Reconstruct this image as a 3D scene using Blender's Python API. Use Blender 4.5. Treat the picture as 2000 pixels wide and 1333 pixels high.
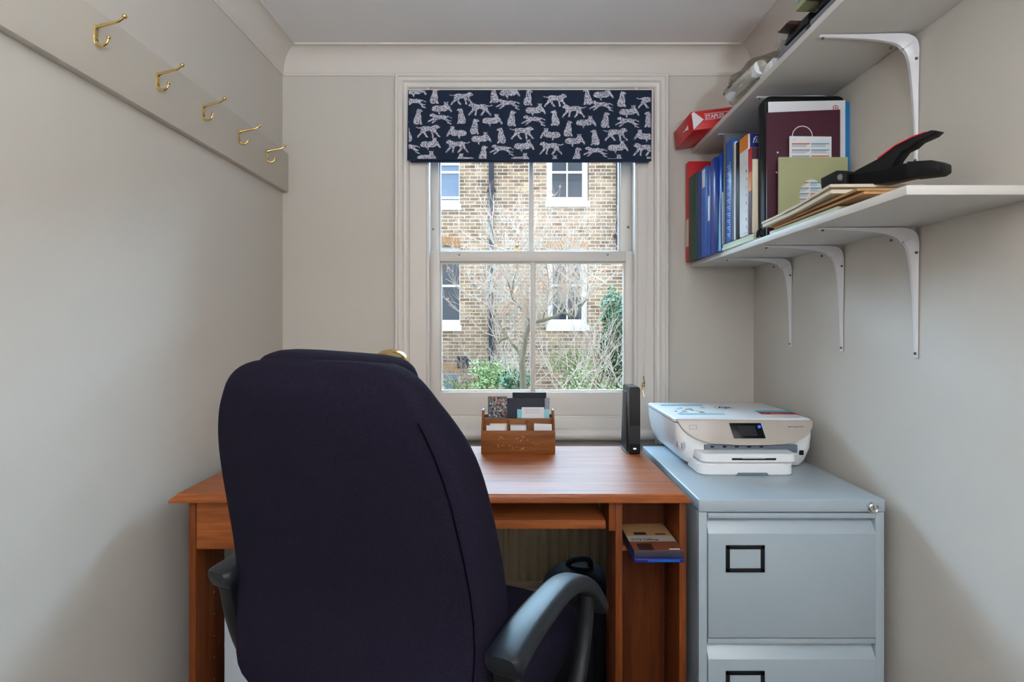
import bpy, bmesh, math, random
from mathutils import Vector, Matrix, Euler
from mathutils.geometry import tessellate_polygon
random.seed(7)
PI = math.pi
for o in list(bpy.data.objects): bpy.data.objects.remove(o, do_unlink=True)
SC = bpy.context.scene
COL = SC.collection

# ------------------------------------------------------------------ camera
F = 1107.0; ZC = 1.16; CX = 1003.0; CY = 632.0
cam_d = bpy.data.cameras.new('camera'); cam = bpy.data.objects.new('camera', cam_d); COL.objects.link(cam)
cam_d.sensor_fit = 'HORIZONTAL'; cam_d.sensor_width = 36.0; cam_d.lens = 36.0 * F / 2000.0
cam_d.shift_x = (1000 - CX) / 2000.0; cam_d.shift_y = (CY - 666.5) / 2000.0
cam_d.clip_start = 0.05; cam_d.clip_end = 200
cam.location = (0, 0, ZC); cam.rotation_euler = (PI / 2, 0, 0)
SC.camera = cam

# ------------------------------------------------------------------ light and exposure
SC.view_settings.view_transform = 'Standard'; SC.view_settings.look = 'None'
SC.view_settings.gamma = 1.0; SC.view_settings.use_curve_mapping = False
SC.view_settings.exposure = 0.0
world = bpy.data.worlds.new('overcast_sky'); SC.world = world; world.use_nodes = True
wn = world.node_tree.nodes; wl = world.node_tree.links
bg = wn['Background']; bg.inputs['Strength'].default_value = 2.15
tc = wn.new('ShaderNodeTexCoord'); nz = wn.new('ShaderNodeTexNoise'); nz.inputs['Scale'].default_value = 2.2
cr = wn.new('ShaderNodeValToRGB'); cr.color_ramp.elements[0].color = (.72, .84, 1, 1); cr.color_ramp.elements[1].color = (1, 1, 1, 1)
cr.color_ramp.elements[0].position = .35; cr.color_ramp.elements[1].position = .65
wl.new(tc.outputs['Generated'], nz.inputs['Vector']); wl.new(nz.outputs['Fac'], cr.inputs['Fac']); wl.new(cr.outputs['Color'], bg.inputs['Color'])

def area_light(name, loc, target, sx, sy, power, color, shape='RECTANGLE'):
    d = bpy.data.lights.new(name, 'AREA'); d.shape = shape; d.size = sx; d.size_y = sy
    d.energy = power; d.color = color
    o = bpy.data.objects.new(name, d); COL.objects.link(o); o.location = loc
    o.rotation_euler = (Vector(target) - Vector(loc)).to_track_quat('-Z', 'Y').to_euler()
    return o
area_light('window_daylight', (.3, 8.0, 5.0), (0, 1.6, .9), 15.0, 2.7, 4100, (.46, .75, 1.0))

# ------------------------------------------------------------------ pixel-to-world helpers (photo frame 2000x1333)
def PXX(px, y): return (px - CX) * y / F
def PZ(py, y): return ZC - (py - CY) * y / F
def P(px, py, y): return Vector((PXX(px, y), y, PZ(py, y)))
def YX(px, x): return F * x / (px - CX)          # depth of a pixel column on a plane x = const
def lin(r, g, b):
    def c(v):
        v /= 255.0
        return v / 12.92 if v <= .04045 else ((v + .055) / 1.055) ** 2.4
    return (c(r), c(g), c(b), 1)

# ------------------------------------------------------------------ materials
def new_mat(name):
    m = bpy.data.materials.new(name); m.use_nodes = True
    nt = m.node_tree; return m, nt, nt.nodes['Principled BSDF']
def mat(name, col, rough=.5, metal=0, bump=0, bscale=200, var=0, vscale=8, spec=.5, coat=0, sheen=0, emit=None, estr=0):
    m, nt, b = new_mat(name)
    c = lin(*col) if max(col) > 1 else (*col, 1)
    b.inputs['Base Color'].default_value = c; b.inputs['Roughness'].default_value = rough
    b.inputs['Metallic'].default_value = metal; b.inputs['Specular IOR Level'].default_value = spec
    b.inputs['Coat Weight'].default_value = coat; b.inputs['Sheen Weight'].default_value = sheen
    if emit: b.inputs['Emission Color'].default_value = lin(*emit); b.inputs['Emission Strength'].default_value = estr
    if bump or var:
        t = nt.nodes.new('ShaderNodeTexCoord')
    if bump:
        n = nt.nodes.new('ShaderNodeTexNoise'); n.inputs['Scale'].default_value = bscale; n.inputs['Detail'].default_value = 3
        bp = nt.nodes.new('ShaderNodeBump'); bp.inputs['Strength'].default_value = bump; bp.inputs['Distance'].default_value = .002
        nt.links.new(t.outputs['Object'], n.inputs['Vector']); nt.links.new(n.outputs['Fac'], bp.inputs['Height'])
        nt.links.new(bp.outputs['Normal'], b.inputs['Normal'])
    if var:
        n = nt.nodes.new('ShaderNodeTexNoise'); n.inputs['Scale'].default_value = vscale; n.inputs['Detail'].default_value = 4
        r = nt.nodes.new('ShaderNodeMix'); r.data_type = 'RGBA'
        r.inputs[6].default_value = tuple(x * (1 - var) for x in c[:3]) + (1,)
        r.inputs[7].default_value = tuple(min(1, x * (1 + var)) for x in c[:3]) + (1,)
        nt.links.new(t.outputs['Object'], n.inputs['Vector']); nt.links.new(n.outputs['Fac'], r.inputs[0]); nt.links.new(r.outputs[2], b.inputs['Base Color'])
    return m
def wood(name, c1, c2, rough=.35, axis='X', scale=1.0, coat=0):
    m, nt, b = new_mat(name)
    t = nt.nodes.new('ShaderNodeTexCoord'); mp = nt.nodes.new('ShaderNodeMapping')
    s = [26 * scale] * 3; s['XYZ'.index(axis)] = 1.8 * scale; mp.inputs['Scale'].default_value = s
    n = nt.nodes.new('ShaderNodeTexNoise'); n.inputs['Scale'].default_value = 1.6; n.inputs['Detail'].default_value = 7; n.inputs['Distortion'].default_value = .6
    n2 = nt.nodes.new('ShaderNodeTexNoise'); n2.inputs['Scale'].default_value = 7; n2.inputs['Detail'].default_value = 5
    ad = nt.nodes.new('ShaderNodeMath'); ad.operation = 'MULTIPLY_ADD'; ad.inputs[1].default_value = .5
    r = nt.nodes.new('ShaderNodeValToRGB'); r.color_ramp.elements[0].position = .5; r.color_ramp.elements[1].position = 1.0
    r.color_ramp.elements[0].color = lin(*c1); r.color_ramp.elements[1].color = lin(*c2)
    L = nt.links
    L.new(t.outputs['Object'], mp.inputs['Vector']); L.new(mp.outputs[0], n.inputs['Vector']); L.new(mp.outputs[0], n2.inputs['Vector'])
    L.new(n.outputs['Fac'], ad.inputs[2]); L.new(n2.outputs['Fac'], ad.inputs[0]); L.new(ad.outputs[0], r.inputs['Fac'])
    L.new(r.outputs['Color'], b.inputs['Base Color'])
    bp = nt.nodes.new('ShaderNodeBump'); bp.inputs['Strength'].default_value = .08; bp.inputs['Distance'].default_value = .001
    L.new(ad.outputs[0], bp.inputs['Height']); L.new(bp.outputs['Normal'], b.inputs['Normal'])
    b.inputs['Roughness'].default_value = rough; b.inputs['Specular IOR Level'].default_value = .2; b.inputs['Coat Weight'].default_value = coat; b.inputs['Coat Roughness'].default_value = .15
    return m
def glass_mat(name, tint=(1, 1, 1), haze=0.0):
    m = bpy.data.materials.new(name); m.use_nodes = True; nt = m.node_tree; nt.nodes.clear()
    o = nt.nodes.new('ShaderNodeOutputMaterial'); tr = nt.nodes.new('ShaderNodeBsdfTransparent'); gl = nt.nodes.new('ShaderNodeBsdfGlossy')
    fr = nt.nodes.new('ShaderNodeFresnel'); fr.inputs['IOR'].default_value = 1.3; mx = nt.nodes.new('ShaderNodeMixShader')
    tr.inputs['Color'].default_value = (*tint, 1); gl.inputs['Roughness'].default_value = .02
    L = nt.links; L.new(fr.outputs[0], mx.inputs[0]); L.new(tr.outputs[0], mx.inputs[1]); L.new(gl.outputs[0], mx.inputs[2])
    if haze:
        df = nt.nodes.new('ShaderNodeBsdfTranslucent'); m2 = nt.nodes.new('ShaderNodeMixShader'); m2.inputs[0].default_value = haze
        L.new(mx.outputs[0], m2.inputs[1]); L.new(df.outputs[0], m2.inputs[2]); L.new(m2.outputs[0], o.inputs[0])
    else: L.new(mx.outputs[0], o.inputs[0])
    return m

M = {}
M['wall'] = mat('painted_plaster', (210, 203, 194), .75, bump=.12, bscale=260, var=.02, vscale=3, spec=.3)
M['board'] = mat('painted_board', (208, 200, 189), .5, var=.015, spec=.3)
M['ceil'] = mat('ceiling_paint', (236, 232, 230), .85, var=.02, spec=.2)
M['cornice'] = mat('cornice_paint', (224, 216, 208), .7, spec=.3)
M['trim'] = mat('gloss_trim', (228, 221, 214), .35, spec=.5)
M['carpet'] = mat('carpet', (92, 84, 78), .95, bump=.6, bscale=500, var=.15, vscale=60)
M['white'] = mat('white_enamel', (226, 226, 228), .3)
M['shelf'] = mat('shelf_laminate', (214, 210, 204), .45, var=.01)
M['bracket'] = mat('bracket_white_paint', (226, 224, 228), .28, coat=.4)
M['brass'] = mat('polished_brass', (.78, .56, .22), .18, metal=1)
M['chrome'] = mat('chrome', (.75, .74, .72), .15, metal=1)
M['darkmetal'] = mat('screw_metal', (96, 94, 94), .4, metal=.6)
M['black'] = mat('black_plastic', (13, 14, 17), .48, spec=.3)
M['gloss_black'] = mat('gloss_black', (4, 4, 6), .3, spec=.22)
M['rubber'] = mat('arm_plastic', (16, 20, 28), .45, bump=.12, bscale=900, spec=.5)
M['fabric'] = None
M['steel'] = mat('pale_blue_grey_steel', (166, 179, 188), .38, spec=.9, var=.02, vscale=5, bump=.03, bscale=400)
M['steel_side'] = M['steel']
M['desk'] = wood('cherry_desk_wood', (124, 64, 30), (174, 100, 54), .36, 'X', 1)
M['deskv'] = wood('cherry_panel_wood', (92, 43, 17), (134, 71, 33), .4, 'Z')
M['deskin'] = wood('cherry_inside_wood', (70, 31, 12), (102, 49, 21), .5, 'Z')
M['box_wood'] = wood('organiser_wood', (106, 60, 26), (150, 92, 50), .45, 'X', 1.4)
M['gold'] = mat('worn_gold_print', (206, 160, 100), .5)
M['blindnavy'] = mat('navy_cotton', (9, 29, 56), .9, bump=.25, bscale=900, sheen=.1)
M['radiator'] = mat('radiator_enamel', (160, 142, 116), .4)
M['red'] = mat('red_card', (200, 26, 32), .4)
M['darkred'] = mat('red_card_side', (188, 24, 30), .4)
M['green'] = mat('green_card', (6, 66, 42), .5)
M['blue'] = mat('blue_plastic', (12, 66, 164), .3, spec=.3)
M['blue2'] = mat('royal_blue_plastic', (10, 46, 134), .3, spec=.3)
M['blue3'] = mat('bright_blue_plastic', (22, 94, 184), .3, spec=.3)
M['skybox'] = mat('pale_blue_box', (150, 180, 205), .35)
M['cyan'] = mat('pale_cyan_plastic', (130, 205, 218), .35)
M['skyblue'] = mat('sky_blue_card', (14, 122, 186), .45)
M['navy'] = mat('navy_card', (18, 30, 110), .4)
M['beige'] = mat('beige_card', (168, 160, 148), .6)
M['grey'] = mat('grey_card', (92, 94, 98), .6)
M['paper'] = mat('white_paper', (228, 228, 232), .7)
M['cream'] = mat('cream_paper', (226, 214, 192), .75, var=.05, vscale=30)
M['manila'] = mat('manila_card', (176, 132, 84), .7, var=.06, vscale=20)
M['palegreen'] = mat('pale_green_card', (206, 212, 186), .6)
M['olive'] = mat('olive_card', (166, 168, 128), .7, bump=.1, bscale=500)
M['maroon'] = mat('maroon_card', (64, 10, 35), .5)
M['orange'] = mat('orange_ink', (224, 128, 30), .5)
M['teal'] = mat('teal_ink', (70, 170, 195), .6)
M['rust'] = mat('rust_ink', (196, 104, 60), .6)
M['ink'] = mat('grey_ink', (140, 145, 158), .7)
M['darkink'] = mat('dark_ink', (40, 42, 60), .7)
M['leafink'] = mat('green_ink', (90, 150, 60), .6)
M['leather'] = mat('black_leatherette', (8, 8, 10), .45, spec=.25, bump=.3, bscale=500)
M['printer'] = mat('printer_white', (244, 245, 247), .35)
M['printer_grey'] = mat('printer_pale_grey', (198, 206, 216), .35)
M['champagne'] = mat('champagne_plastic', (186, 176, 167), .3, coat=.2)
M['slot'] = mat('printer_slot_grey', (104, 118, 132), .4)
M['screen'] = mat('display_glass', (20, 22, 30), .4)
M['bluedot'] = mat('display_blue_icon', (30, 90, 220), .3, emit=(40, 110, 255), estr=.6)
M['led'] = mat('router_light', (220, 225, 230), .3, emit=(225, 235, 255), estr=.7)
M['clear'] = glass_mat('clear_plastic', (.93, .95, .95), .12)
M['clearbag'] = glass_mat('clear_bag', (1, .97, .88), .1)
M['glass'] = glass_mat('window_glass', (.985, .995, 1), 0)
M['chromebar'] = mat('steel_roll', (150, 155, 168), .25, metal=.8)
M['brownred'] = mat('red_brown_cover', (120, 66, 46), .45, var=.2, vscale=40)
M['brown'] = mat('brown_plastic', (58, 34, 30), .4)

def fabric_mat():
    m, nt, b = new_mat('aubergine_upholstery')
    t = nt.nodes.new('ShaderNodeTexCoord'); n = nt.nodes.new('ShaderNodeTexNoise'); n.inputs['Scale'].default_value = 420; n.inputs['Detail'].default_value = 3
    mp = nt.nodes.new('ShaderNodeMapping'); mp.inputs['Scale'].default_value = (1, 1, 2.4)
    r = nt.nodes.new('ShaderNodeValToRGB'); r.color_ramp.elements[0].color = lin(16, 13, 24); r.color_ramp.elements[1].color = lin(35, 31, 46)
    r.color_ramp.elements[0].position = .3; r.color_ramp.elements[1].position = .7
    bp = nt.nodes.new('ShaderNodeBump'); bp.inputs['Strength'].default_value = .35; bp.inputs['Distance'].default_value = .0012
    L = nt.links; L.new(t.outputs['Object'], mp.inputs['Vector']); L.new(mp.outputs[0], n.inputs['Vector']); L.new(n.outputs['Fac'], r.inputs['Fac']); L.new(r.outputs['Color'], b.inputs['Base Color'])
    L.new(n.outputs['Fac'], bp.inputs['Height']); L.new(bp.outputs['Normal'], b.inputs['Normal'])
    b.inputs['Roughness'].default_value = .95; b.inputs['Specular IOR Level'].default_value = .08
    return m
M['fabric'] = fabric_mat()
M['seam'] = mat('dark_seam', (8, 7, 12), 1, spec=0)

def cat_mat():
    m, nt, b = new_mat('spotted_cat_print')
    t = nt.nodes.new('ShaderNodeTexCoord'); v = nt.nodes.new('ShaderNodeTexVoronoi'); v.inputs['Scale'].default_value = 230
    r = nt.nodes.new('ShaderNodeValToRGB'); r.color_ramp.interpolation = 'LINEAR'
    r.color_ramp.elements[0].color = lin(38, 52, 84); r.color_ramp.elements[0].position = .34
    r.color_ramp.elements[1].color = lin(206, 204, 214); r.color_ramp.elements[1].position = .50
    L = nt.links; L.new(t.outputs['Object'], v.inputs['Vector']); L.new(v.outputs['Distance'], r.inputs['Fac']); L.new(r.outputs['Color'], b.inputs['Base Color'])
    b.inputs['Roughness'].default_value = .9
    return m
M['cat'] = cat_mat()

def brick_mat():
    m, nt, b = new_mat('stock_brick')
    L = nt.links
    t = nt.nodes.new('ShaderNodeTexCoord'); sx = nt.nodes.new('ShaderNodeSeparateXYZ'); cx = nt.nodes.new('ShaderNodeCombineXYZ')
    L.new(t.outputs['Object'], sx.inputs[0]); L.new(sx.outputs[0], cx.inputs[0]); L.new(sx.outputs[2], cx.inputs[1])
    br = nt.nodes.new('ShaderNodeTexBrick'); br.inputs['Scale'].default_value = 1.0
    br.inputs['Brick Width'].default_value = .235; br.inputs['Row Height'].default_value = .0775; br.inputs['Mortar Size'].default_value = .0085
    br.inputs['Mortar Smooth'].default_value = .3; br.inputs['Bias'].default_value = 0
    br.inputs['Color1'].default_value = lin(146, 120, 92); br.inputs['Color2'].default_value = lin(190, 166, 134); br.inputs['Mortar'].default_value = lin(226, 222, 216)
    L.new(cx.outputs[0], br.inputs['Vector'])
    n = nt.nodes.new('ShaderNodeTexNoise'); n.inputs['Scale'].default_value = .9; n.inputs['Detail'].default_value = 6
    L.new(t.outputs['Object'], n.inputs['Vector'])
    n2 = nt.nodes.new('ShaderNodeTexVoronoi'); n2.inputs['Scale'].default_value = 1.0
    mp = nt.nodes.new('ShaderNodeMapping'); mp.inputs['Scale'].default_value = (4.3, 1, 13)
    L.new(t.outputs['Object'], mp.inputs['Vector']); L.new(mp.outputs[0], n2.inputs['Vector'])
    hs = nt.nodes.new('ShaderNodeHueSaturation'); hs.inputs['Saturation'].default_value = .9
    mr = nt.nodes.new('ShaderNodeMapRange'); mr.inputs['From Min'].default_value = 0; mr.inputs['From Max'].default_value = 1; mr.inputs['To Min'].default_value = .55; mr.inputs['To Max'].default_value = 1.25
    sc = nt.nodes.new('ShaderNodeSeparateColor'); L.new(n2.outputs['Color'], sc.inputs[0]); L.new(sc.outputs[0], mr.inputs['Value'])
    L.new(br.outputs['Color'], hs.inputs['Color'])
    mix = nt.nodes.new('ShaderNodeMix'); mix.data_type = 'RGBA'; mix.blend_type = 'MULTIPLY'
    inv = nt.nodes.new('ShaderNodeMath'); inv.operation = 'SUBTRACT'; inv.inputs[0].default_value = 1; L.new(br.outputs['Fac'], inv.inputs[1])
    L.new(inv.outputs[0], mix.inputs[0]); L.new(hs.outputs['Color'], mix.inputs[6])
    comb = nt.nodes.new('ShaderNodeCombineColor')
    for i in range(3): L.new(mr.outputs[0], comb.inputs[i])
    L.new(comb.outputs[0], mix.inputs[7])
    # bricks turn greyer lower down the wall, mottled by noise
    lower_grey = nt.nodes.new('ShaderNodeMapRange'); lower_grey.inputs['From Min'].default_value = 1.6; lower_grey.inputs['From Max'].default_value = .2; lower_grey.inputs['To Min'].default_value = 0; lower_grey.inputs['To Max'].default_value = .55
    L.new(sx.outputs[2], lower_grey.inputs['Value'])
    sm = nt.nodes.new('ShaderNodeMath'); sm.operation = 'MULTIPLY'; L.new(lower_grey.outputs[0], sm.inputs[0]); L.new(n.outputs['Fac'], sm.inputs[1])
    m3 = nt.nodes.new('ShaderNodeMix'); m3.data_type = 'RGBA'; L.new(sm.outputs[0], m3.inputs[0]); L.new(mix.outputs[2], m3.inputs[6]); m3.inputs[7].default_value = lin(92, 92, 96)
    L.new(m3.outputs[2], b.inputs['Base Color']); b.inputs['Roughness'].default_value = .9
    return m
M['brick'] = brick_mat()
M['soldier'] = mat('arch_brick', (178, 140, 100), .9, var=.3, vscale=9)
M['pipe'] = mat('blue_black_iron', (38, 50, 72), .4)
M['housewhite'] = mat('masonry_white_paint', (236, 238, 242), .5)
M['darkglass'] = mat('dark_window_glass', (48, 64, 78), .06, spec=.8, var=.5, vscale=1.5)
M['skyglass'] = mat('painted_sky_glass', (120, 150, 185), .06, spec=.8, var=.4, vscale=2)  # reflected sky is painted into the blue base colour
M['curtain'] = mat('net_curtain', (205, 208, 210), .8)
M['bark'] = mat('pale_bark', (112, 108, 92), .85, bump=.4, bscale=60, var=.25, vscale=9)
M['twig'] = mat('twig_bark', (178, 166, 154), .8)
M['bud'] = mat('reddish_bud', (188, 138, 110), .7)
M['leaf'] = mat('evergreen_leaf', (56, 92, 54), .45, var=.45, vscale=7)
M['leaf2'] = mat('shrub_leaf', (136, 160, 104), .5, var=.4, vscale=9)
M['soil'] = mat('garden_soil', (112, 108, 84), .95, var=.35, vscale=4)
M['bagfabric'] = mat('black_nylon', (8, 9, 13), .8, spec=.15, bump=.4, bscale=120)

# ------------------------------------------------------------------ mesh builder
FONT = None
class MB:
    def __init__(s): s.v = []; s.f = []; s.k = []; s.mats = []
    def mi(s, m):
        m = M[m] if isinstance(m, str) else m
        if m not in s.mats: s.mats.append(m)
        return s.mats.index(m)
    def add(s, vs, fs, m, T=None):
        b = len(s.v); k = s.mi(m)
        s.v += [tuple(T @ Vector(v)) if T else tuple(v) for v in vs]
        for f in fs: s.f.append([b + i for i in f]); s.k.append(k)
        return s
    def bm(s, b, m, T=None):
        b.verts.ensure_lookup_table(); b.verts.index_update()
        vs = [v.co.copy() for v in b.verts]; fs = [[v.index for v in f.verts] for f in b.faces]; b.free()
        return s.add(vs, fs, m, T)
    def box(s, lo, hi, m, bev=0, seg=2, T=None):
        lo = Vector(lo); hi = Vector(hi)
        for i in range(3):
            if lo[i] > hi[i]: lo[i], hi[i] = hi[i], lo[i]
        b = bmesh.new(); bmesh.ops.create_cube(b, size=1)
        c = (lo + hi) / 2; d = hi - lo
        for v in b.verts: v.co = Vector((c[i] + v.co[i] * d[i] for i in range(3)))
        if bev: bmesh.ops.bevel(b, geom=b.edges[:] , offset=min(bev, min(d) * .49), segments=seg, affect='EDGES', profile=.5)
        return s.bm(b, m, T)
    def slab(s, pts, ext, m, bev=0, T=None):
        pts = [Vector(p) for p in pts]; e = Vector(ext); b = bmesh.new(); n = len(pts)
        a = [b.verts.new(p) for p in pts]; c = [b.verts.new(p + e) for p in pts]
        b.faces.new(a); b.faces.new(list(reversed(c)))
        for i in range(n): b.faces.new([a[(i + 1) % n], a[i], c[i], c[(i + 1) % n]])
        bmesh.ops.recalc_face_normals(b, faces=b.faces[:])
        if bev: bmesh.ops.bevel(b, geom=b.edges[:], offset=bev, segments=2, affect='EDGES', profile=.5)
        return s.bm(b, m, T)
    def loft(s, rings, m, caps=True, closed=True, T=None):
        n = len(rings[0]); vs = [p for r in rings for p in r]; fs = []
        for i in range(len(rings) - 1):
            for j in range(n if closed else n - 1):
                a = i * n + j; b = i * n + (j + 1) % n
                fs.append([a, b, b + n, a + n])
        if caps and closed: fs.append(list(range(n))[::-1]); fs.append([(len(rings) - 1) * n + j for j in range(n)])
        return s.add(vs, fs, m, T)
    def tube(s, pts, r, m, seg=10, flat=1.0, T=None, up=None):
        pts = [Vector(p) for p in pts]; n = len(pts)
        rs = r if isinstance(r, (list, tuple)) else [r] * n
        t0 = (pts[1] - pts[0]).normalized(); u = Vector(up) if up else (Vector((0, 0, 1)) if abs(t0.z) < .9 else Vector((1, 0, 0)))
        rings = []
        for i in range(n):
            t = (pts[min(i + 1, n - 1)] - pts[max(i - 1, 0)]).normalized()
            sd = t.cross(u); sd.normalize(); w = sd.cross(t).normalized(); u = w if not up else Vector(up)
            rings.append([pts[i] + sd * math.cos(2 * PI * j / seg) * rs[i] + w * math.sin(2 * PI * j / seg) * rs[i] * flat for j in range(seg)])
        return s.loft(rings, m, T=T)
    def lathe(s, prof, m, seg=24, T=None):
        rings = [[(r * math.cos(2 * PI * j / seg), r * math.sin(2 * PI * j / seg), z) for j in range(seg)] for r, z in prof]
        return s.loft(rings, m, T=T)
    def ball(s, c, r, m, seg=14, sc=(1, 1, 1)):
        b = bmesh.new(); bmesh.ops.create_uvsphere(b, u_segments=seg, v_segments=seg // 2 + 1, radius=r)
        for v in b.verts: v.co = Vector(c) + Vector((v.co[i] * sc[i] for i in range(3)))
        return s.bm(b, m)
    def text(s, body, size, m, T, extrude=.0003, align='LEFT', shear=0, bold=0):
        cu = bpy.data.curves.new('t', 'FONT'); cu.body = body; cu.size = size; cu.extrude = extrude; cu.align_x = align; cu.shear = shear; cu.offset = bold; cu.resolution_u = 3
        o = bpy.data.objects.new('t', cu); me = o.to_mesh()
        s.add([v.co.copy() for v in me.vertices], [list(p.vertices) for p in me.polygons], m, T)
        o.to_mesh_clear(); bpy.data.objects.remove(o); bpy.data.curves.remove(cu)
        return s
    def build(s, name, parent=None, label=None, cat=None, group=None, kind=None, local=False, origin=None, smooth=True):
        vs = s.v
        if parent is None and not local:
            xs, ys, zs = zip(*vs)
            org = Vector(origin) if origin is not None else Vector(((min(xs) + max(xs)) / 2, (min(ys) + max(ys)) / 2, min(zs)))
            vs = [(x - org.x, y - org.y, z - org.z) for x, y, z in vs]
        me = bpy.data.meshes.new(name); me.from_pydata(vs, [], s.f)
        for m in s.mats: me.materials.append(m)
        me.polygons.foreach_set('material_index', s.k)
        me.validate(); b = bmesh.new(); b.from_mesh(me); bmesh.ops.recalc_face_normals(b, faces=b.faces[:]); b.to_mesh(me); b.free()
        if smooth:
            me.polygons.foreach_set('use_smooth', [True] * len(me.polygons)); me.set_sharp_from_angle(angle=math.radians(38))
        o = bpy.data.objects.new(name, me); COL.objects.link(o)
        if parent is None and not local: o.location = org
        if parent is not None:
            o.parent = parent
            if not local:
                w = Matrix.Identity(4); q = parent
                while q is not None:
                    w = q.matrix_parent_inverse @ Matrix.Translation(q.location) @ q.rotation_euler.to_matrix().to_4x4() @ w if q.parent else Matrix.Translation(q.location) @ q.rotation_euler.to_matrix().to_4x4() @ w
                    q = q.parent
                o.matrix_parent_inverse = w.inverted()
        tag(o, label, cat, group, kind)
        return o
def tag(o, label=None, cat=None, group=None, kind=None):
    if label: o['label'] = label
    if cat: o['category'] = cat
    if group: o['group'] = group
    if kind: o['kind'] = kind
    return o
def empty(name, loc, label=None, cat=None, group=None, kind=None, rz=0):
    o = bpy.data.objects.new(name, None); COL.objects.link(o); o.location = loc; o.rotation_euler = (0, 0, rz); o.empty_display_size = .05
    return tag(o, label, cat, group, kind)
def children(o): return [c for c in bpy.data.objects if c.parent == o]
def copy_tree(o, parent=None):
    c = o.copy(); COL.objects.link(c)
    if parent: c.parent = parent
    for ch in children(o): copy_tree(ch, c)
    return c
def rrect(w, h, r, n=6):
    pts = []
    for cx_, cy_, a0 in ((w / 2 - r, h / 2 - r, 0), (-w / 2 + r, h / 2 - r, 90), (-w / 2 + r, -h / 2 + r, 180), (w / 2 - r, -h / 2 + r, 270)):
        for i in range(n + 1):
            a = math.radians(a0 + 90 * i / n); pts.append((cx_ + r * math.cos(a), cy_ + r * math.sin(a)))
    return pts
def smooth_pts(pts, n=6):
    pts = [Vector(p) for p in pts]; out = []
    for i in range(len(pts) - 1):
        p0 = pts[max(i - 1, 0)]; p1 = pts[i]; p2 = pts[i + 1]; p3 = pts[min(i + 2, len(pts) - 1)]
        for k in range(n):
            t = k / n; out.append(.5 * ((2 * p1) + (p2 - p0) * t + (2 * p0 - 5 * p1 + 4 * p2 - p3) * t * t + (3 * p1 - p0 - 3 * p2 + p3) * t ** 3))
    out.append(pts[-1]); return out
# text facing the camera side (-Y): x right, z up
def TF(x, y, z, rot=0): return Matrix.Translation((x, y, z)) @ Matrix.Rotation(PI / 2, 4, 'X') @ Matrix.Rotation(rot, 4, 'Z')

# ================================================================== THE SETTING
YB = 2.314; XL = -.9426; ZW = 2.268
def XR(y): return .9406 + .01716 * y
YR = -1.5
S = 'structure'
# window opening in back wall
OX0, OX1 = PXX(836, 2.33), PXX(1241, 2.33); OZ0, OZ1 = PZ(843, 2.33), PZ(172, 2.33)
w = MB()
w.box((XL - .1, YB, -.02), (OX0, YB + .24, ZW + .05), 'wall'); w.box((OX1, YB, -.02), (XR(YB) + .12, YB + .24, ZW + .05), 'wall')
w.box((OX0, YB, -.02), (OX1, YB + .24, OZ0), 'wall'); w.box((OX0, YB, OZ1), (OX1, YB + .24, ZW + .05), 'wall')
w.build('wall_back', kind=S)
MB().box((XL - .12, YR - .1, 0), (XL, YB, ZW + .02), 'wall').build('wall_left', kind=S)
MB().slab([(XR(YR), YR - .1, 0), (XR(YB), YB, 0), (XR(YB) + .12, YB, 0), (XR(YR) + .12, YR - .1, 0)], (0, 0, ZW + .02), 'wall').build('wall_right', kind=S)
# wall behind the camera; its unseen closed door is added to block sky light
w = MB()
w.box((XL, YR - .1, 0), (-.62, YR, ZW), 'wall'); w.box((.16, YR - .1, 0), (XR(YR), YR, ZW), 'wall'); w.box((-.62, YR - .1, 2.0), (.16, YR, ZW), 'wall')
w.build('wall_front', kind=S)
dd_ = empty('door_1', (-.23, YR - .05, 0), kind=S)
w = MB(); w.box((-.618, YR - .07, .004), (.158, YR - .03, 1.998), 'trim', .002)
for z0_, z1_ in ((.2, .85), (1.0, 1.85)):
    for x0_, x1_ in ((-.53, -.27), (-.19, .07)): w.box((x0_, YR - .032, z0_), (x1_, YR - .024, z1_), 'trim', .006)
w.build('door_leaf', dd_); w = MB(); w.lathe([(0, 0), (.022, 0), (.01, .01), (.01, .03), (.025, .045), (.02, .062), (0, .065)], 'brass', 20, Matrix.Translation((.10, YR - .03, 1.0)) @ Matrix.Rotation(-PI / 2, 4, 'X')); w.build('door_handle', dd_)
MB().box((XL - .1, YR - .1, -.06), (XR(YB) + .1, YB + .02, 0), 'carpet').build('floor', kind=S)
MB().box((XL - .1, YR - .1, ZW), (XR(YB) + .1, YB + .2, ZW + .06), 'ceil').build('ceiling', kind=S)
# coved cornice: profile (distance from wall, height)
cz0 = PZ(147, YB); pr = .08; hh = ZW - cz0
prof = [(0, -.004), (.006, -.004), (.007, .002), (.003, .004), (.004, .008)]
for i in range(9):
    a = math.radians(90 * i / 8); prof.append((.006 + (pr - .012) * (1 - math.cos(a)), .01 + (hh - .016) * math.sin(a)))
prof += [(pr - .004, hh - .007), (pr, hh - .006), (pr, hh + .001), (0, hh + .001)]
def cornice(name, A, B, nrm, m0, m1):
    A = Vector(A); B = Vector(B); d = (B - A).normalized(); nrm = Vector(nrm)
    r0 = [A + nrm * u + d * (u if m0 else 0) + Vector((0, 0, v)) for u, v in prof]; r1 = [B + nrm * u - d * (u if m1 else 0) + Vector((0, 0, v)) for u, v in prof]
    MB().loft([r0, r1], 'cornice').build(name, kind=S)
cornice('trim_1', (XL, YB, cz0), (XR(YB), YB, cz0), (0, -1, 0), 1, 1)
cornice('trim_2', (XL, YR, cz0), (XL, YB, cz0), (1, 0, 0), 0, 1)
cornice('trim_3', (XR(YR), YR, cz0), (XR(YB), YB, cz0), (-1, .017, 0), 0, 1)
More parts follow.
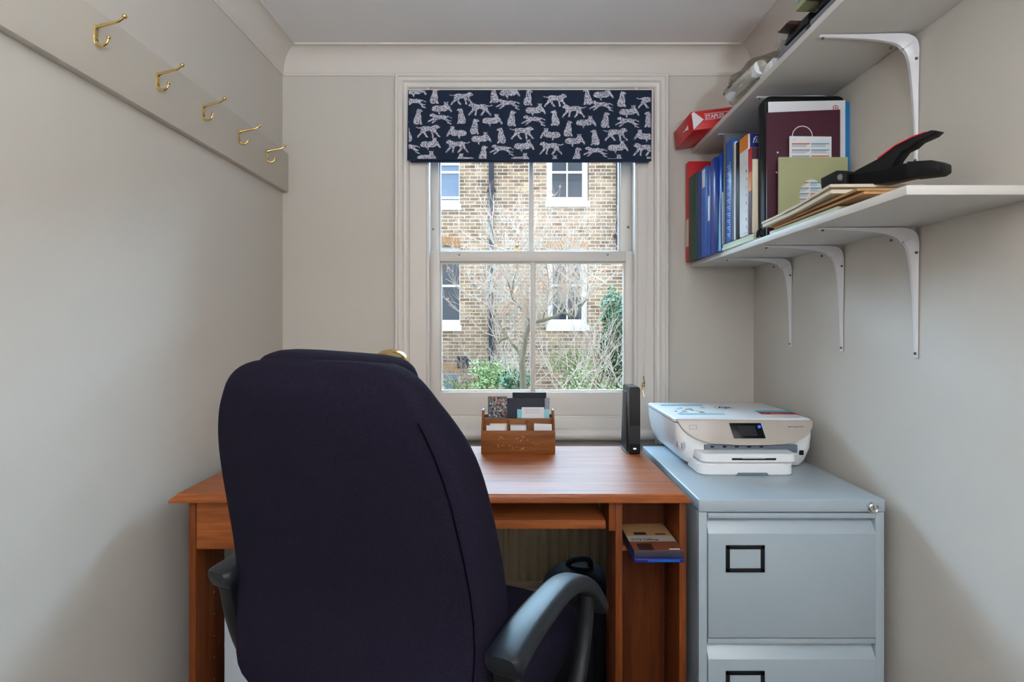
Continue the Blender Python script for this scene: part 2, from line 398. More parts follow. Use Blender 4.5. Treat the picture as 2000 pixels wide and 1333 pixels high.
for nm, a, b in (('baseboard_back', (XL, YB - .018, 0), (XR(YB), YB, .12)), ('baseboard_left', (XL, YR, 0), (XL + .018, YB - .018, .12))):
    MB().box(a, b, 'trim', .004).build(nm, kind=S)
MB().slab([(XR(YR) - .018, YR, 0), (XR(YB) - .018, YB - .018, 0), (XR(YB), YB - .018, 0), (XR(YR), YR, 0)], (0, 0, .12), 'trim').build('baseboard_right', kind=S)

# peg board rail on left wall
yb1 = YB
zb0 = PZ(375, YB - .01); zb1 = PZ(299, YB - .01)
rail = MB(); rail.box((XL, YR, zb0), (XL + .024, yb1, zb1), 'board', .002)
rail.build('trim_4', kind=S)

# ================================================================== WINDOW
win = empty('window_1', ((OX0 + OX1) / 2, YB, OZ0), kind=S)
ax0, ax1 = PXX(771, 2.29), PXX(1306, 2.29); az1 = PZ(143, 2.29); zs = PZ(842, 2.28)
# architrave: mitred moulded loops, profile (inset from outer edge, y forward offset)
def frame_ring(x0, x1, z0, z1, prof, m, mb, bottom=False):
    rings = []
    for ins, dy in prof:
        rings.append([(x0 + ins, dy, z0), (x0 + ins, dy, z1 - ins), (x1 - ins, dy, z1 - ins), (x1 - ins, dy, z0)])
    mb.loft(rings, m, caps=False, closed=False)
ap = [(0, YB), (0, YB - .026), (.004, YB - .03), (.012, YB - .03), (.015, YB - .024), (.02, YB - .024), (.022, YB - .028), (.030, YB - .028), (.036, YB - .018), (.046, YB - .016), (.052, YB - .020), (.055, YB - .020), (.058, YB - .008), (.062, YB - .008)]
a = MB(); frame_ring(ax0, ax1, PZ(866, 2.3), az1, ap, 'trim', a)
a.build('architrave', win)
# flat box linings between architrave and sashes
b = MB(); li = .060
b.box((ax0 + li, YB - .010, zs), (OX0 + .002, YB + .004, az1 - li), 'trim'); b.box((OX1 - .002, YB - .010, zs), (ax1 - li, YB + .004, az1 - li), 'trim')
b.box((ax0 + li, YB - .010, OZ1 - .002), (ax1 - li, YB + .004, az1 - .058), 'trim')
# staff beads
b.box((OX0 - .003, YB - .018, zs), (OX0 + .010, YB + .02, OZ1), 'trim', .004); b.box((OX1 - .010, YB - .018, zs), (OX1 + .003, YB + .02, OZ1), 'trim', .004)
b.box((OX0 - .0, YB + .004, OZ0), (OX0 + .004, YB + .2, OZ1), 'trim'); b.box((OX1 - .004, YB + .004, OZ0), (OX1, YB + .2, OZ1), 'trim')
b.build('box_lining', win)
# sashes
def sash(name, y, th, xl, xr, zb, zt, gl, gr, gb, gt, bar0, bar1, barbot=None):
    o = empty(name, ((xl + xr) / 2, y, zb)); o.parent = win
    o.matrix_parent_inverse = Matrix.Translation(win.location).inverted()
    s = MB(); e = .0035
    s.box((xl, y, zb), (gl, y + th, zt), 'trim', .002); s.box((gr, y, zb), (xr, y + th, zt), 'trim', .002)
    s.box((gl, y, zb), (gr, y + th, gb), 'trim', .002); s.box((gl, y, gt), (gr, y + th, zt), 'trim', .002)
    # ovolo step round the glass
    for q0, q1 in (((gl, gb), (gl + .006, gt)), ((gr - .006, gb), (gr, gt))): s.box((q0[0], y + .012, q0[1]), (q1[0], y + th - .006, q1[1]), 'trim', .002)
    s.box((gl, y + .012, gb), (gr, y + th - .006, gb + .006), 'trim', .002); s.box((gl, y + .012, gt - .006), (gr, y + th - .006, gt), 'trim', .002)
    for p_ in s.v[:0]: pass
    fr = s.build('sash_frame', o)
    # move under chain properly
    MB().box((bar0, y + .004, gb), (bar1, y + th - .004, gt), 'trim', .003).build('glazing_bar', o)
    MB().box((gl + .001, y + th * .55, gb + .001), (bar0 + .001, y + th * .55 + .003, gt - .001), 'glass').build('pane', o)
    MB().box((bar1 - .001, y + th * .55, gb + .001), (gr - .001, y + th * .55 + .003, gt - .001), 'glass').build('pane', o)
    return o
yl = 2.336; yu = 2.386
X = PXX
lo_s = sash('lower_sash', yl, .044, X(838, yl) + .002, X(1240, yl) - .002, PZ(811, yl), PZ(491, yl), X(859, yl), X(1222, yl), PZ(766, yl), PZ(511, yl), X(1036, yl), X(1046, yl))
up_s = sash('upper_sash', yu, .044, X(836, yu) + .003, X(1240, yu) - .003, PZ(514, yu), OZ1 - .01, X(857, yu), X(1212, yu), PZ(491, yu), OZ1 - .05, X(1033, yu), X(1042, yu))
d = MB()
for px, py, y in ((897, 498, yl), (1187, 498, yl)):
    c = P(px, py, y); d.lathe([(.0, -.001), (.0045, -.001), (.004, .001), (0, .001)], 'darkmetal', 12, Matrix.Translation(c) @ Matrix.Rotation(PI / 2, 4, 'X'))
d.build('stop_bolt', lo_s)
d = MB()
for px, py, y, r in ((846, 448, yu, .004), (1227, 444, yu, .006)):
    c = P(px, py, y); d.lathe([(.0, -.001), (r, -.001), (r * .8, .003), (0, .003)], 'darkmetal', 12, Matrix.Translation(c) @ Matrix.Rotation(PI / 2, 4, 'X'))
d.build('stop_bolt', up_s)
# brass fastener on the meeting rail
zt = PZ(491, yl); cx_ = X(1010, yl)
d = MB(); d.box((cx_ - .018, yl + .006, zt), (cx_ + .018, yl + .04, zt + .004), 'brass', .001)
d.lathe([(.008, 0), (.008, .006), (.004, .008), (.004, .016), (.008, .02), (.008, .026), (0, .03)], 'brass', 14, Matrix.Translation((cx_, yl + .02, zt + .003)))
d.build('sash_fastener', win, label='small brass sash fastener on the meeting rail')
# stool, apron and bullnose sill
d = MB()
xw0, xw1 = X(836, yl), X(1241, yl)
d.box((xw0 + .002, YB - .004, zs - .002), (xw1 - .002, yl + .05, PZ(811, yl) - .0), 'trim', .002)
d.box((xw0 + .002, YB - .014, zs - .002), (xw1 - .002, YB + .01, PZ(816, 2.3)), 'trim', .003)
d.build('stop_bead', win)
d = MB(); y0 = YB - .072; zz0 = PZ(862, y0 + .01); zz1 = PZ(841, y0 + .01); rr = (zz1 - zz0) / 2; zc = (zz0 + zz1) / 2
pts = [(y0 + rr - rr * math.sin(PI * i / 10), zc + rr * math.cos(PI * i / 10)) for i in range(11)] + [(YB + .01, zz0), (YB + .01, zz1)]
d.slab([(PXX(905, 2.25) - .26, y, z) for y, z in pts], (PXX(1268, 2.25) - PXX(905, 2.25) + .28 , 0, 0), 'trim')
d.build('window_sill', win)
# brass cord cleat on right architrave
c = P(1257, 755, 2.29)
d = MB(); y = 2.296
d.tube(smooth_pts([(c.x - .002, y - .012, c.z + .042), (c.x + .003, y - .008, c.z + .02), (c.x, y - .002, c.z), (c.x - .004, y - .008, c.z - .018), (c.x + .002, y - .013, c.z - .042)], 5), [.0022] * 21, 'brass', 8)
d.ball((c.x, y, c.z + .004), .006, 'brass', 10, (1, 1.2, 1.6))
d.build('cord_cleat', None, 'small brass cord cleat screwed to the right side of the window frame', 'cleat')

# ================================================================== ROMAN BLIND
YBL = 2.262
bx0, bx1 = X(797, YBL), X(1273, YBL); bz0, bz1 = PZ(314, YBL), PZ(176, YBL)
blind = empty('roman_blind', ((bx0 + bx1) / 2, YBL + .02, bz0), 'raised navy roman blind printed with white spotted cats, at the window top', 'blind')
f = MB(); NX = 40; rings = []
def bw(x, z): return .0022 * math.sin(x * 9) + .0016 * math.sin(x * 23 + z * 14)
nz_ = 8
for i in range(NX + 1):
    x = bx0 + (bx1 - bx0) * i / NX
    sag = -.006 * (i / NX) + .004 * math.sin(i / NX * PI * 2.2)
    ring = []
    for k in range(nz_ + 1):
        z = bz1 + (bz0 + sag - bz1) * k / nz_
        ring.append((x + (-.003 + .003 * (1 - k / nz_)), YBL + bw(x, z) * k / nz_ - .004 * k / nz_, z))
    back = [(p[0], p[1] + .006, p[2] + (.001 if j == nz_ else 0)) for j, p in enumerate(ring)]
    rings.append(ring + back[::-1])
f.loft(rings, 'blindnavy')
# cat print: outlines in units of the print, facing right
WALK = [(-100, 34), (-78, 26), (-58, 30), (-40, 38), (-12, 38), (18, 34), (42, 42), (56, 52), (62, 47), (72, 49), (84, 38), (92, 28), (86, 21), (72, 19), (62, 8), (64, -10), (80, -28), (96, -50), (84, -53), (68, -36), (46, -14), (38, -8), (38, -28), (44, -50), (28, -53), (26, -30), (18, -4), (0, 0), (-20, -4), (-24, -18), (-12, -36), (0, -50), (-16, -54), (-30, -38), (-42, -16), (-60, -30), (-74, -42), (-78, -53), (-92, -54), (-86, -36), (-68, -18), (-62, 6), (-60, 20), (-80, 19), (-102, 28)]
RUN = [(-95, 8), (-70, 22), (-48, 24), (-20, 32), (10, 28), (40, 34), (56, 46), (62, 40), (72, 40), (84, 28), (78, 20), (64, 18), (52, 8), (70, -2), (92, -14), (100, -24), (88, -24), (66, -14), (40, -6), (56, -20), (70, -34), (58, -36), (38, -22), (16, -4), (-16, -2), (-36, -8), (-60, -24), (-84, -32), (-98, -44), (-84, -44), (-56, -34), (-70, -22), (-96, -16), (-72, -10), (-54, 2), (-56, 12), (-72, 12), (-94, 2)]
SIT = [(-8, 58), (0, 64), (4, 58), (14, 60), (24, 56), (36, 46), (34, 40), (22, 40), (18, 30), (24, 10), (26, -10), (24, -36), (32, -56), (34, -64), (16, -64), (12, -50), (6, -62), (-22, -64), (-34, -56), (-38, -40), (-34, -18), (-24, 2), (-16, 24), (-14, 44)]
LIE = [(-88, -6), (-78, 14), (-54, 22), (-22, 20), (2, 22), (14, 30), (12, 44), (8, 54), (16, 50), (28, 52), (38, 50), (46, 54), (42, 42), (44, 30), (56, 16), (68, -4), (78, -28), (66, -32), (56, -16), (44, -10), (30, -22), (10, -26), (-14, -24), (-22, -34), (-20, -48), (-30, -46), (-36, -28), (-58, -26), (-80, -20)]
cats = []
def put(shape, x, y, fl=1): cats.append((shape, x, y, fl))
for k in range(-1, 4):
    for shape, x, y, fl in ((WALK, 470, 125, 1), (SIT, 265, 105, 1), (SIT, 710, 100, -1), (LIE, 835, 82, 1), (WALK, 605, 205, -1), (RUN, 815, 170, -1), (LIE, 325, 200, 1), (SIT, 845, 275, 1), (SIT, 465, 258, -1), (RUN, 305, 280, -1), (SIT, 567, 338, 1), (LIE, 705, 292, 1), (WALK, 220, 370, 1), (LIE, 425, 385, -1), (SIT, 765, 405, -1), (LIE, 622, 430, 1), (LIE, 240, 470, 1), (WALK, 435, 485, -1), (SIT, 632, 540, 1), (RUN, 770, 515, -1), (LIE, 215, 572, 1), (LIE, 490, 590, -1)):
        put(shape, x + (k) * 703, y + k * 13, fl)
mm = lambda zx, zy: P(780 + zx / 3.846, 160 + zy / 3.846, YBL)
for shape, x, y, fl in cats:
    if x < -150 or x > 2150: continue
    s_ = .94; pts = [mm(x + fl * a_ * s_, y - b_ * s_) for a_, b_ in shape]
    bb = bmesh.new(); vs = [bb.verts.new((p.x, 0, p.z)) for p in pts]
    for tri in tessellate_polygon([[Vector((p.x, p.z, 0)) for p in pts]]):
        try: bb.faces.new([vs[i] for i in tri])
        except ValueError: pass
    for co, no in (((bx0 + .003, 0, 0), (-1, 0, 0)), ((bx1 - .005, 0, 0), (1, 0, 0)), ((0, 0, bz1 - .001), (0, 0, 1)), ((0, 0, bz0 + .006), (0, 0, -1))):
        bmesh.ops.bisect_plane(bb, geom=bb.verts[:] + bb.edges[:] + bb.faces[:], plane_co=co, plane_no=no, clear_outer=True)
    # follow the gentle waves of the cloth
    for _ in range(1):
        bmesh.ops.subdivide_edges(bb, edges=bb.edges[:], cuts=1)
    for v in bb.verts:
        t = (bz1 - v.co.z) / (bz1 - bz0); v.co.y = YBL + bw(v.co.x, v.co.z) * t - .004 * t - .0007
    if len(bb.verts): f.bm(bb, 'cat')
    else: bb.free()
f.build('blind_cloth', blind)
f = MB(); f.box((bx0 + .006, YBL + .006, bz0 - .003), (bx1 - .006, YBL + .022, bz0 + .03), 'blindnavy', .004); f.box((bx0 + .002, YBL + .008, bz0 + .02), (bx1 - .002, YBL + .03, bz1 - .004), 'blindnavy', .004)
f.build('folded_cloth', blind)
MB().box((bx0 + .002, YBL + .008, bz1 - .03), (bx1 - .002, YB - .002, bz1 - .004), 'trim', .002).build('headrail', blind)
MB().tube([(X(1265, 2.285), 2.276, bz0 + .05), (X(1264, 2.285), 2.284, PZ(500, 2.285)), (X(1259, 2.285), 2.284, PZ(745, 2.285))], .0009, 'trim', 6).build('cord', blind)

# ================================================================== OUTSIDE: BRICK HOUSE, GARDEN
YF = 12.2; G = -1.0
house = empty('brick_house', (.4, YF + .15, G), 'brown brick terraced house with white sash windows across the garden', 'house')
def fz(py): return PZ(py, YF)
def fx(px): return PXX(px, YF)
# windows rectangles (px): x0,x1,y0,y1
WR = {'ul': (800, 898, 60, 410), 'll': (800, 899, 482, 647), 'ur': (1067, 1150, 120, 404), 'lr': (1068, 1149, 488, 647), 'bl': (830, 899, 728, 900)}
xc = sorted(set([-9, 11] + [fx(v[0]) for v in WR.values()] + [fx(v[1]) for v in WR.values()]))
zc_ = sorted(set([G - .2, 9.5] + [fz(v[2]) for v in WR.values()] + [fz(v[3]) for v in WR.values()]))
hw = MB()
for i in range(len(xc) - 1):
    for j in range(len(zc_) - 1):
        mx_, mz_ = (xc[i] + xc[i + 1]) / 2, (zc_[j] + zc_[j + 1]) / 2
        if any(fx(v[0]) < mx_ < fx(v[1]) and fz(v[3]) < mz_ < fz(v[2]) for v in WR.values()): continue
        hw.box((xc[i], YF, zc_[j]), (xc[i + 1], YF + .3, zc_[j + 1]), 'brick')
hw.build('wall', house, smooth=False)
def hwindow(x0, x1, ztop, zbot, railz, gl, sill=True, mull=True, sillw=.03, fw=.09):
    y = YF + .1; o = MB()
    o.box((x0, y, zbot), (x0 + fw, y + .08, ztop), 'housewhite'); o.box((x1 - fw, y, zbot), (x1, y + .08, ztop), 'housewhite')
    o.box((x0 + fw, y + .006, ztop - .06), (x1 - fw, y + .08, ztop), 'housewhite'); o.box((x0 + fw, y + .006, zbot), (x1 - fw, y + .08, zbot + .14), 'housewhite')
    for rz in railz: o.box((x0 + fw, y + .012, rz - .025), (x1 - fw, y + .07, rz + .025), 'housewhite')
    if mull:
        m_ = (x0 + x1) / 2; o.box((m_ - .015, y + .01, zbot), (m_ + .015, y + .07, ztop), 'housewhite')
    if sill: o.box((x0 - sillw, YF - .06, zbot - .10), (x1 + sillw, y + .05, zbot + .03), 'housewhite')
    w_ = o.build('window', house, smooth=False)
    MB().box((x0 + .02, y + .05, zbot + .02), (x1 - .02, y + .06, ztop - .02), gl).build('pane', w_)
    return w_
hwindow(fx(800), fx(898), fz(60), fz(402), [fz(318), fz(334), fz(384)], 'skyglass', mull=False, fw=.03)
hwindow(fx(800), fx(899), fz(482), fz(638), [fz(558)], 'darkglass', mull=False, fw=.03)
hwindow(fx(1068), fx(1149), fz(120), fz(396), [fz(334)], 'darkglass', fw=.12)
lw = hwindow(fx(1069), fx(1148), fz(488), fz(637), [fz(557)], 'darkglass', fw=.12)
hwindow(fx(830), fx(899), fz(728), fz(880), [fz(800)], 'skyglass', mull=True, fw=.05)
MB().box((fx(1086), YF + .16, fz(625)), (fx(1118), YF + .18, fz(545)), 'curtain').build('curtain', lw)
def arch(x0, x1, z0, z1, n):
    a_ = MB()
    for i in range(n):
        u0 = i / n; u1 = (i + .82) / n; dz = .05 * math.sin(PI * (u0 + u1) / 2)
        a_.box((x0 + (x1 - x0) * u0, YF - .006, z0 + dz - .02), (x0 + (x1 - x0) * u1, YF + .1, z1 + dz - .02), 'soldier')
    a_.build('brick_arch', house, smooth=False)
arch(fx(800), fx(900), fz(481), fz(464), 15); arch(fx(1067), fx(1150), fz(489), fz(472), 13); arch(fx(830), fx(900), fz(728), fz(712), 11)
def pipe(px, py0, py1, r):
    p_ = MB(); x = fx(px); p_.tube([(x, YF - .1, fz(py0)), (x, YF - .1, fz(py1))], r, 'pipe', 12)
    z = fz(py1) + .3
    while z < fz(py0): p_.tube([(x, YF - .1, z), (x, YF - .1, z + .08)], r * 1.35, 'pipe', 12); p_.box((x - r * 1.8, YF - .06, z + .01), (x + r * 1.8, YF, z + .05), 'pipe'); z += 1.7
    p_.build('drainpipe', house)
pipe(960, 100, 712, .055); pipe(1206, 100, 492, .05)
v_ = MB(); v_.box((fx(893), YF - .03, fz(719)), (fx(916), YF, fz(696)), 'pipe', .006)
for i in range(5): v_.box((fx(895) + i * .048, YF - .045, fz(717)), (fx(895) + i * .048 + .02, YF - .02, fz(698)), 'pipe')
v_.build('air_vent', house)
MB().box((-12, YB + .24, G - .3), (14, YF + .4, G), 'soil').build('ground', kind=S)

# bare tree
def branch(mb, pts, r0, r1, m='bark', seg=7):
    pts = smooth_pts(pts, 3); n = len(pts)
    mb.tube(pts, [r0 + (r1 - r0) * i / (n - 1) for i in range(n)], m, seg)
    return pts
def twigs(mb, buds, start, d, L, r, depth, rnd):
    p = Vector(start); pts = [p]; n = 4; dd = Vector(d).normalized()
    for i in range(n):
        dd = (dd + Vector((rnd.uniform(-.28, .28), rnd.uniform(-.2, .2), rnd.uniform(-.12, .3)))).normalized(); p = p + dd * L / n; pts.append(p)
    mb.tube(pts, [r * (1 - .6 * i / n) for i in range(n + 1)], 'twig', 4)
    if depth:
        for k in range(rnd.choice((2, 3, 3))):
            i = rnd.randint(1, n); nd = (dd + Vector((rnd.uniform(-.9, .9), rnd.uniform(-.6, .6), rnd.uniform(-.3, .8)))).normalized()
            twigs(mb, buds, pts[i], nd, L * rnd.uniform(.5, .8), r * .6, depth - 1, rnd)
    elif rnd.random() < .35:
        s_ = .016; a_ = rnd.uniform(0, PI)
        buds.add([p, p + Vector((s_ * math.cos(a_), s_ * math.sin(a_), s_)), p + Vector((0, 0, 2.4 * s_)), p + Vector((-s_ * math.cos(a_), -s_ * math.sin(a_), s_))], [[0, 1, 2, 3]], 'bud')
rnd = random.Random(11)
YT = 7.2
def T_(px, py, dy=0): return P(px, py, YT + dy)
tree = empty('bare_tree', (PXX(1022, YT), YT, G), 'bare pale tree with crooked limbs and fine twigs before the brick house', 'tree')
tb = MB(); bd = MB()
limbs = []
g0 = Vector((PXX(1022, YT), YT, G))
limbs.append(branch(tb, [g0, T_(1022, 761), T_(1020, 715), T_(1021, 700)], .05, .034))
limbs.append(branch(tb, [T_(1021, 700), T_(1010, 683, .1), T_(1002, 674, .1), T_(992, 658, .2), T_(980, 642, .2)], .026, .014))
limbs.append(branch(tb, [T_(1021, 700), T_(1024, 682), T_(1029, 653, -.05), T_(1038, 630, -.1), T_(1049, 629, -.1), T_(1081, 620, -.2), T_(1097, 611, -.2), T_(1112, 616, -.2), T_(1124, 619, -.25)], .03, .013))
limbs.append(branch(tb, [T_(1034, 636, -.1), T_(1031, 617), T_(1014, 598), T_(1002, 584, .1), T_(998, 570, .1)], .02, .012))
limbs.append(branch(tb, [T_(1122, 618, -.25), T_(1134, 600, -.2), T_(1146, 584, -.2), T_(1158, 568), T_(1182, 552)], .014, .006))
limbs.append(branch(tb, [T_(998, 570, .1), T_(990, 545, .1), T_(980, 523, .2), T_(968, 500, .2)], .01, .006))
limbs.append(branch(tb, [T_(1000, 576, .1), T_(1003, 550, 0), T_(1010, 520, -.1), T_(1006, 480, -.1)], .01, .005))
limbs.append(branch(tb, [T_(994, 660, .2), T_(980, 664, .2), T_(974, 672, .2)], .016, .01))
limbs.append(branch(tb, [T_(1060, 626, -.1), T_(1068, 590, 0), T_(1072, 550, .1), T_(1064, 505, .1)], .01, .005))
limbs.append(branch(tb, [T_(1097, 611, -.2), T_(1100, 580, 0), T_(1112, 540, .1), T_(1125, 500, .1)], .009, .004))
limbs.append(branch(tb, [T_(980, 642, .2), T_(966, 610, .3), T_(950, 585, .4), T_(925, 560, .5)], .01, .004))
tb.build('trunk', tree)
tt = MB()
for l_ in limbs[1:]:
    for i in range(2, len(l_), 2):
        for q in range(2):
            twigs(tt, bd, l_[i], (rnd.uniform(-.9, .9), rnd.uniform(-.5, .5), rnd.uniform(.1, 1.2)), rnd.uniform(.3, .62), .008, 3, rnd)
tag(tt.build('twig', tree, smooth=False), kind='stuff'); tag(bd.build('bud', tree, smooth=False), kind='stuff')

def leaf_cloud(name, label, cat_, c, rad, n, size, m, stemm='bark', group=None, twn=0, seed=1):
    r_ = random.Random(seed); o = empty(name, (c[0], c[1], G), label, cat_, group); lm = MB(); vs = []; fs = []
    lumps = [(Vector((r_.uniform(-.6, .6) * rad[0], r_.uniform(-.6, .6) * rad[1], r_.uniform(-.65, .65) * rad[2])), r_.uniform(.3, .55)) for _ in range(14)]
    for i in range(n):
        lc, lr = r_.choice(lumps); v = Vector((r_.gauss(0, 1), r_.gauss(0, 1), r_.gauss(0, 1))).normalized() * r_.uniform(.6, 1) * lr
        p = Vector(c) + lc + Vector((v.x * rad[0], v.y * rad[1], v.z * rad[2]))
        if p.z < G + .02: p.z = G + .05 + r_.random() * .1
        a1 = Vector((r_.gauss(0, 1), r_.gauss(0, 1), r_.gauss(0, 1))).normalized(); a2 = a1.orthogonal().normalized()
        s_ = size * r_.uniform(.6, 1.3); b_ = len(vs)
        vs += [p, p + a1 * s_ * .5 + a2 * s_ * .25, p + a1 * s_, p + a1 * s_ * .5 - a2 * s_ * .25]; fs.append([b_, b_ + 1, b_ + 2, b_ + 3])
    lm.add(vs, fs, m); tag(lm.build('foliage', o, smooth=False), kind='stuff')
    st = MB(); du = MB()
    for i in range(7):
        a_ = r_.uniform(-.5, .5); st.tube(smooth_pts([(c[0] + a_ * .2, c[1], G), (c[0] + a_ * rad[0], c[1] + r_.uniform(-.3, .3) * rad[1], c[2] - rad[2] * .2), (c[0] + a_ * 2 * rad[0], c[1], c[2] + rad[2] * .6)], 3), [.018, .016, .014, .012, .009, .007, .005], stemm, 6)
    for i in range(twn):
        twigs(st, du, Vector(c) + Vector((r_.uniform(-1, 1) * rad[0], r_.uniform(-1, 1) * rad[1], r_.uniform(-.5, .2) * rad[2])), (r_.uniform(-.8, .8), r_.uniform(-.4, .4), r_.uniform(.3, 1)), r_.uniform(.3, .7), .006, 2, r_)
    st.build('stem', o)
    return o
def at_(px, py, y): return tuple(P(px, py, y))
leaf_cloud('evergreen_shrub', 'tall dark evergreen shrub at the right of the window view', 'shrub', at_(1208, 675, 8.5), (.40, .4, .85), 6500, .07, 'leaf', seed=3)
leaf_cloud('leafy_shrub', 'low bright green shrub below the black drainpipe', 'shrub', at_(965, 742, 9.4), (.42, .35, .33), 1300, .06, 'leaf2', twn=14, seed=4)
leaf_cloud('leafy_shrub', 'sparse pale green shrub below the lower right house window', 'shrub', at_(1118, 706, 10.6), (.5, .3, .3), 800, .055, 'leaf2', twn=16, seed=5)
leaf_cloud('leafy_shrub', 'small dark leafed shrub beside the tree trunk', 'shrub', at_(1010, 748, 8.1), (.3, .3, .2), 500, .06, 'leaf', twn=12, seed=6)
leaf_cloud('leafy_shrub', 'thin twiggy shrub at the foot of the evergreen', 'shrub', at_(1160, 750, 6.6), (.42, .3, .22), 380, .05, 'leaf2', twn=34, seed=8)
leaf_cloud('leafy_shrub', 'low leafless shrub in the left corner of the window view', 'shrub', at_(902, 752, 10.9), (.4, .3, .16), 260, .05, 'leaf2', twn=26, seed=9)

# ================================================================== COAT HOOKS
def make_hook():
    h = empty('coat_hook', (0, 0, 0))
    p = MB(); seg = 14; rings = []
    for i in range(9):
        t = i / 8; z = -.021 + .042 * t; wd = .0045 + .0035 * math.sin(PI * t) ** .7; th = .0028 + .001 * math.sin(PI * t)
        rings.append([(th * max(0, math.cos(2 * PI * j / seg)) , wd * math.sin(2 * PI * j / seg), z) for j in range(seg)])
    p.loft(rings, 'brass'); p.build('backplate', h, local=True)
    for z in (.012, -.012): s_ = MB(); s_.ball((.0036, 0, z), .0026, 'darkmetal', 8, (.6, 1, 1)); s_.build('screw', h, local=True)
    u = MB(); pts = smooth_pts([(.001, 0, .015), (.010, 0, .019), (.03, 0, .0245), (.05, 0, .030), (.062, 0, .039)], 5)
    u.tube(pts, [.0042 - .0015 * i / (len(pts) - 1) for i in range(len(pts))], 'brass', 10); u.ball((.0635, 0, .0405), .0056, 'brass', 12)
    u.build('upper_prong', h, local=True)
    l_ = MB(); pts = smooth_pts([(.001, 0, -.016), (.006, 0, -.023), (.016, 0, -.0235), (.025, 0, -.017), (.028, 0, -.008)], 5)
    l_.tube(pts, [.004 - .0014 * i / (len(pts) - 1) for i in range(len(pts))], 'brass', 10); l_.ball((.0283, 0, -.006), .0044, 'brass', 12)
    l_.build('lower_prong', h, local=True)
    return h
hk = make_hook(); hl = ['brass double coat hook nearest the camera on the left wall board', 'brass double coat hook second from the camera on the left wall board', 'brass double coat hook in the middle of the row on the left wall board', 'brass double coat hook second from the window wall on the left board', 'brass double coat hook nearest the window wall on the left wall board']
allh = [hk] + [copy_tree(hk) for _ in range(4)]
xh = XL + .024
for i, (px, py, rz) in enumerate(((187, 68, 0), (308, 158, 0), (397, 219, 0), (467, 267, 12), (521, 304, 14))):
    y = YX(px, xh); allh[i].location = (xh, y, PZ(py, y)); allh[i].rotation_euler = (0, 0, math.radians(-rz) * -1)
    tag(allh[i], hl[i], 'coat hook', 'brass coat hooks on the left wall board')

# ================================================================== SHELVES AND BRACKETS
ZL = 1.39; ZU = 1.851; TH = .0175
def XS(y): return .685 + .01716 * y       # front edge of shelves
def shelf(name, z, y0, y1, label):
    s_ = MB(); s_.slab([(XS(y0), y0, z), (XR(y0) - .001, y0, z), (XR(y1) - .001, y1, z), (XS(y1), y1, z)], (0, 0, TH), 'shelf', .0012)
    return s_.build(name, None, label, 'shelf')
shelf('wall_shelf', ZL, 1.013, YB - .012, 'white laminate lower shelf on the right wall, holding binders and papers')
shelf('wall_shelf', ZU, -.1, YB - .012, 'white laminate upper shelf on the right wall, near the ceiling')
def make_bracket():
    b_ = empty('shelf_bracket', (0, 0, 0))
    # local: origin at wall/shelf corner, arm goes to -x, leg goes to -z
    def strip(path, wd, dep, name):
        mb = MB(); rings = []
        pts = smooth_pts(path, 4); n = len(pts)
        for i, p in enumerate(pts):
            t = (pts[min(i + 1, n - 1)] - pts[max(i - 1, 0)]).normalized(); nrm = Vector((t.z, 0, -t.x))
            u = i / (n - 1); w_ = wd(u); d_ = dep(u)
            rings.append([p + Vector((0, -w_, 0)), p + Vector((0, -w_ * .75, 0)) + nrm * d_ * .55, p + Vector((0, -w_ * .35, 0)) + nrm * d_, p + Vector((0, w_ * .35, 0)) + nrm * d_, p + Vector((0, w_ * .75, 0)) + nrm * d_ * .55, p + Vector((0, w_, 0))])
        mb.loft(rings, 'bracket'); mb.build(name, b_, local=True)
    path = [(-.232, 0, -.001), (-.19, 0, -.0014), (-.12, 0, -.0018), (-.06, 0, -.002), (-.03, 0, -.0045), (-.011, 0, -.015), (-.003, 0, -.034), (-.0018, 0, -.07), (-.0015, 0, -.15), (-.0012, 0, -.24), (-.001, 0, -.312)]
    def wd(u): return .0065 + .0085 * math.exp(-((u - .5) / .3) ** 2)
    def dep(u): return .004 + .030 * math.exp(-((u - .5) / .22) ** 2)
    strip(path, wd, dep, 'angle_strip')
    for c in ((-.008, -.012, -.062), (-.006, -.004, -.302), (-.222, -.0, -.0062), (-.06, -.0, -.031)): s_ = MB(); s_.ball(c, .0034, 'darkmetal', 8); s_.build('screw', b_, local=True)
    return b_
br0 = make_bracket(); brs = [(1.225 * 1.107, ZL, 'white metal bracket under the lower shelf, nearest the camera'), (1.51 * 1.107, ZL, 'white metal bracket under the lower shelf, middle of three'), (1.80 * 1.107, ZL, 'white metal bracket under the lower shelf, nearest the window wall'), (1.225 * 1.107, ZU, 'white metal bracket under the upper shelf, above the stapler'), (1.722, ZU, 'white metal bracket under the upper shelf, behind the black portfolio'), (1.86 * 1.107, ZU, 'white metal bracket under the upper shelf, above the blue binders')]
for i, (y, z, lb) in enumerate(brs):
    o = br0 if i == 0 else copy_tree(br0); o.location = (XR(y), y, z); o.rotation_euler = (0, 0, -.017)
    tag(o, lb, 'shelf bracket', 'white shelf brackets on the right wall')

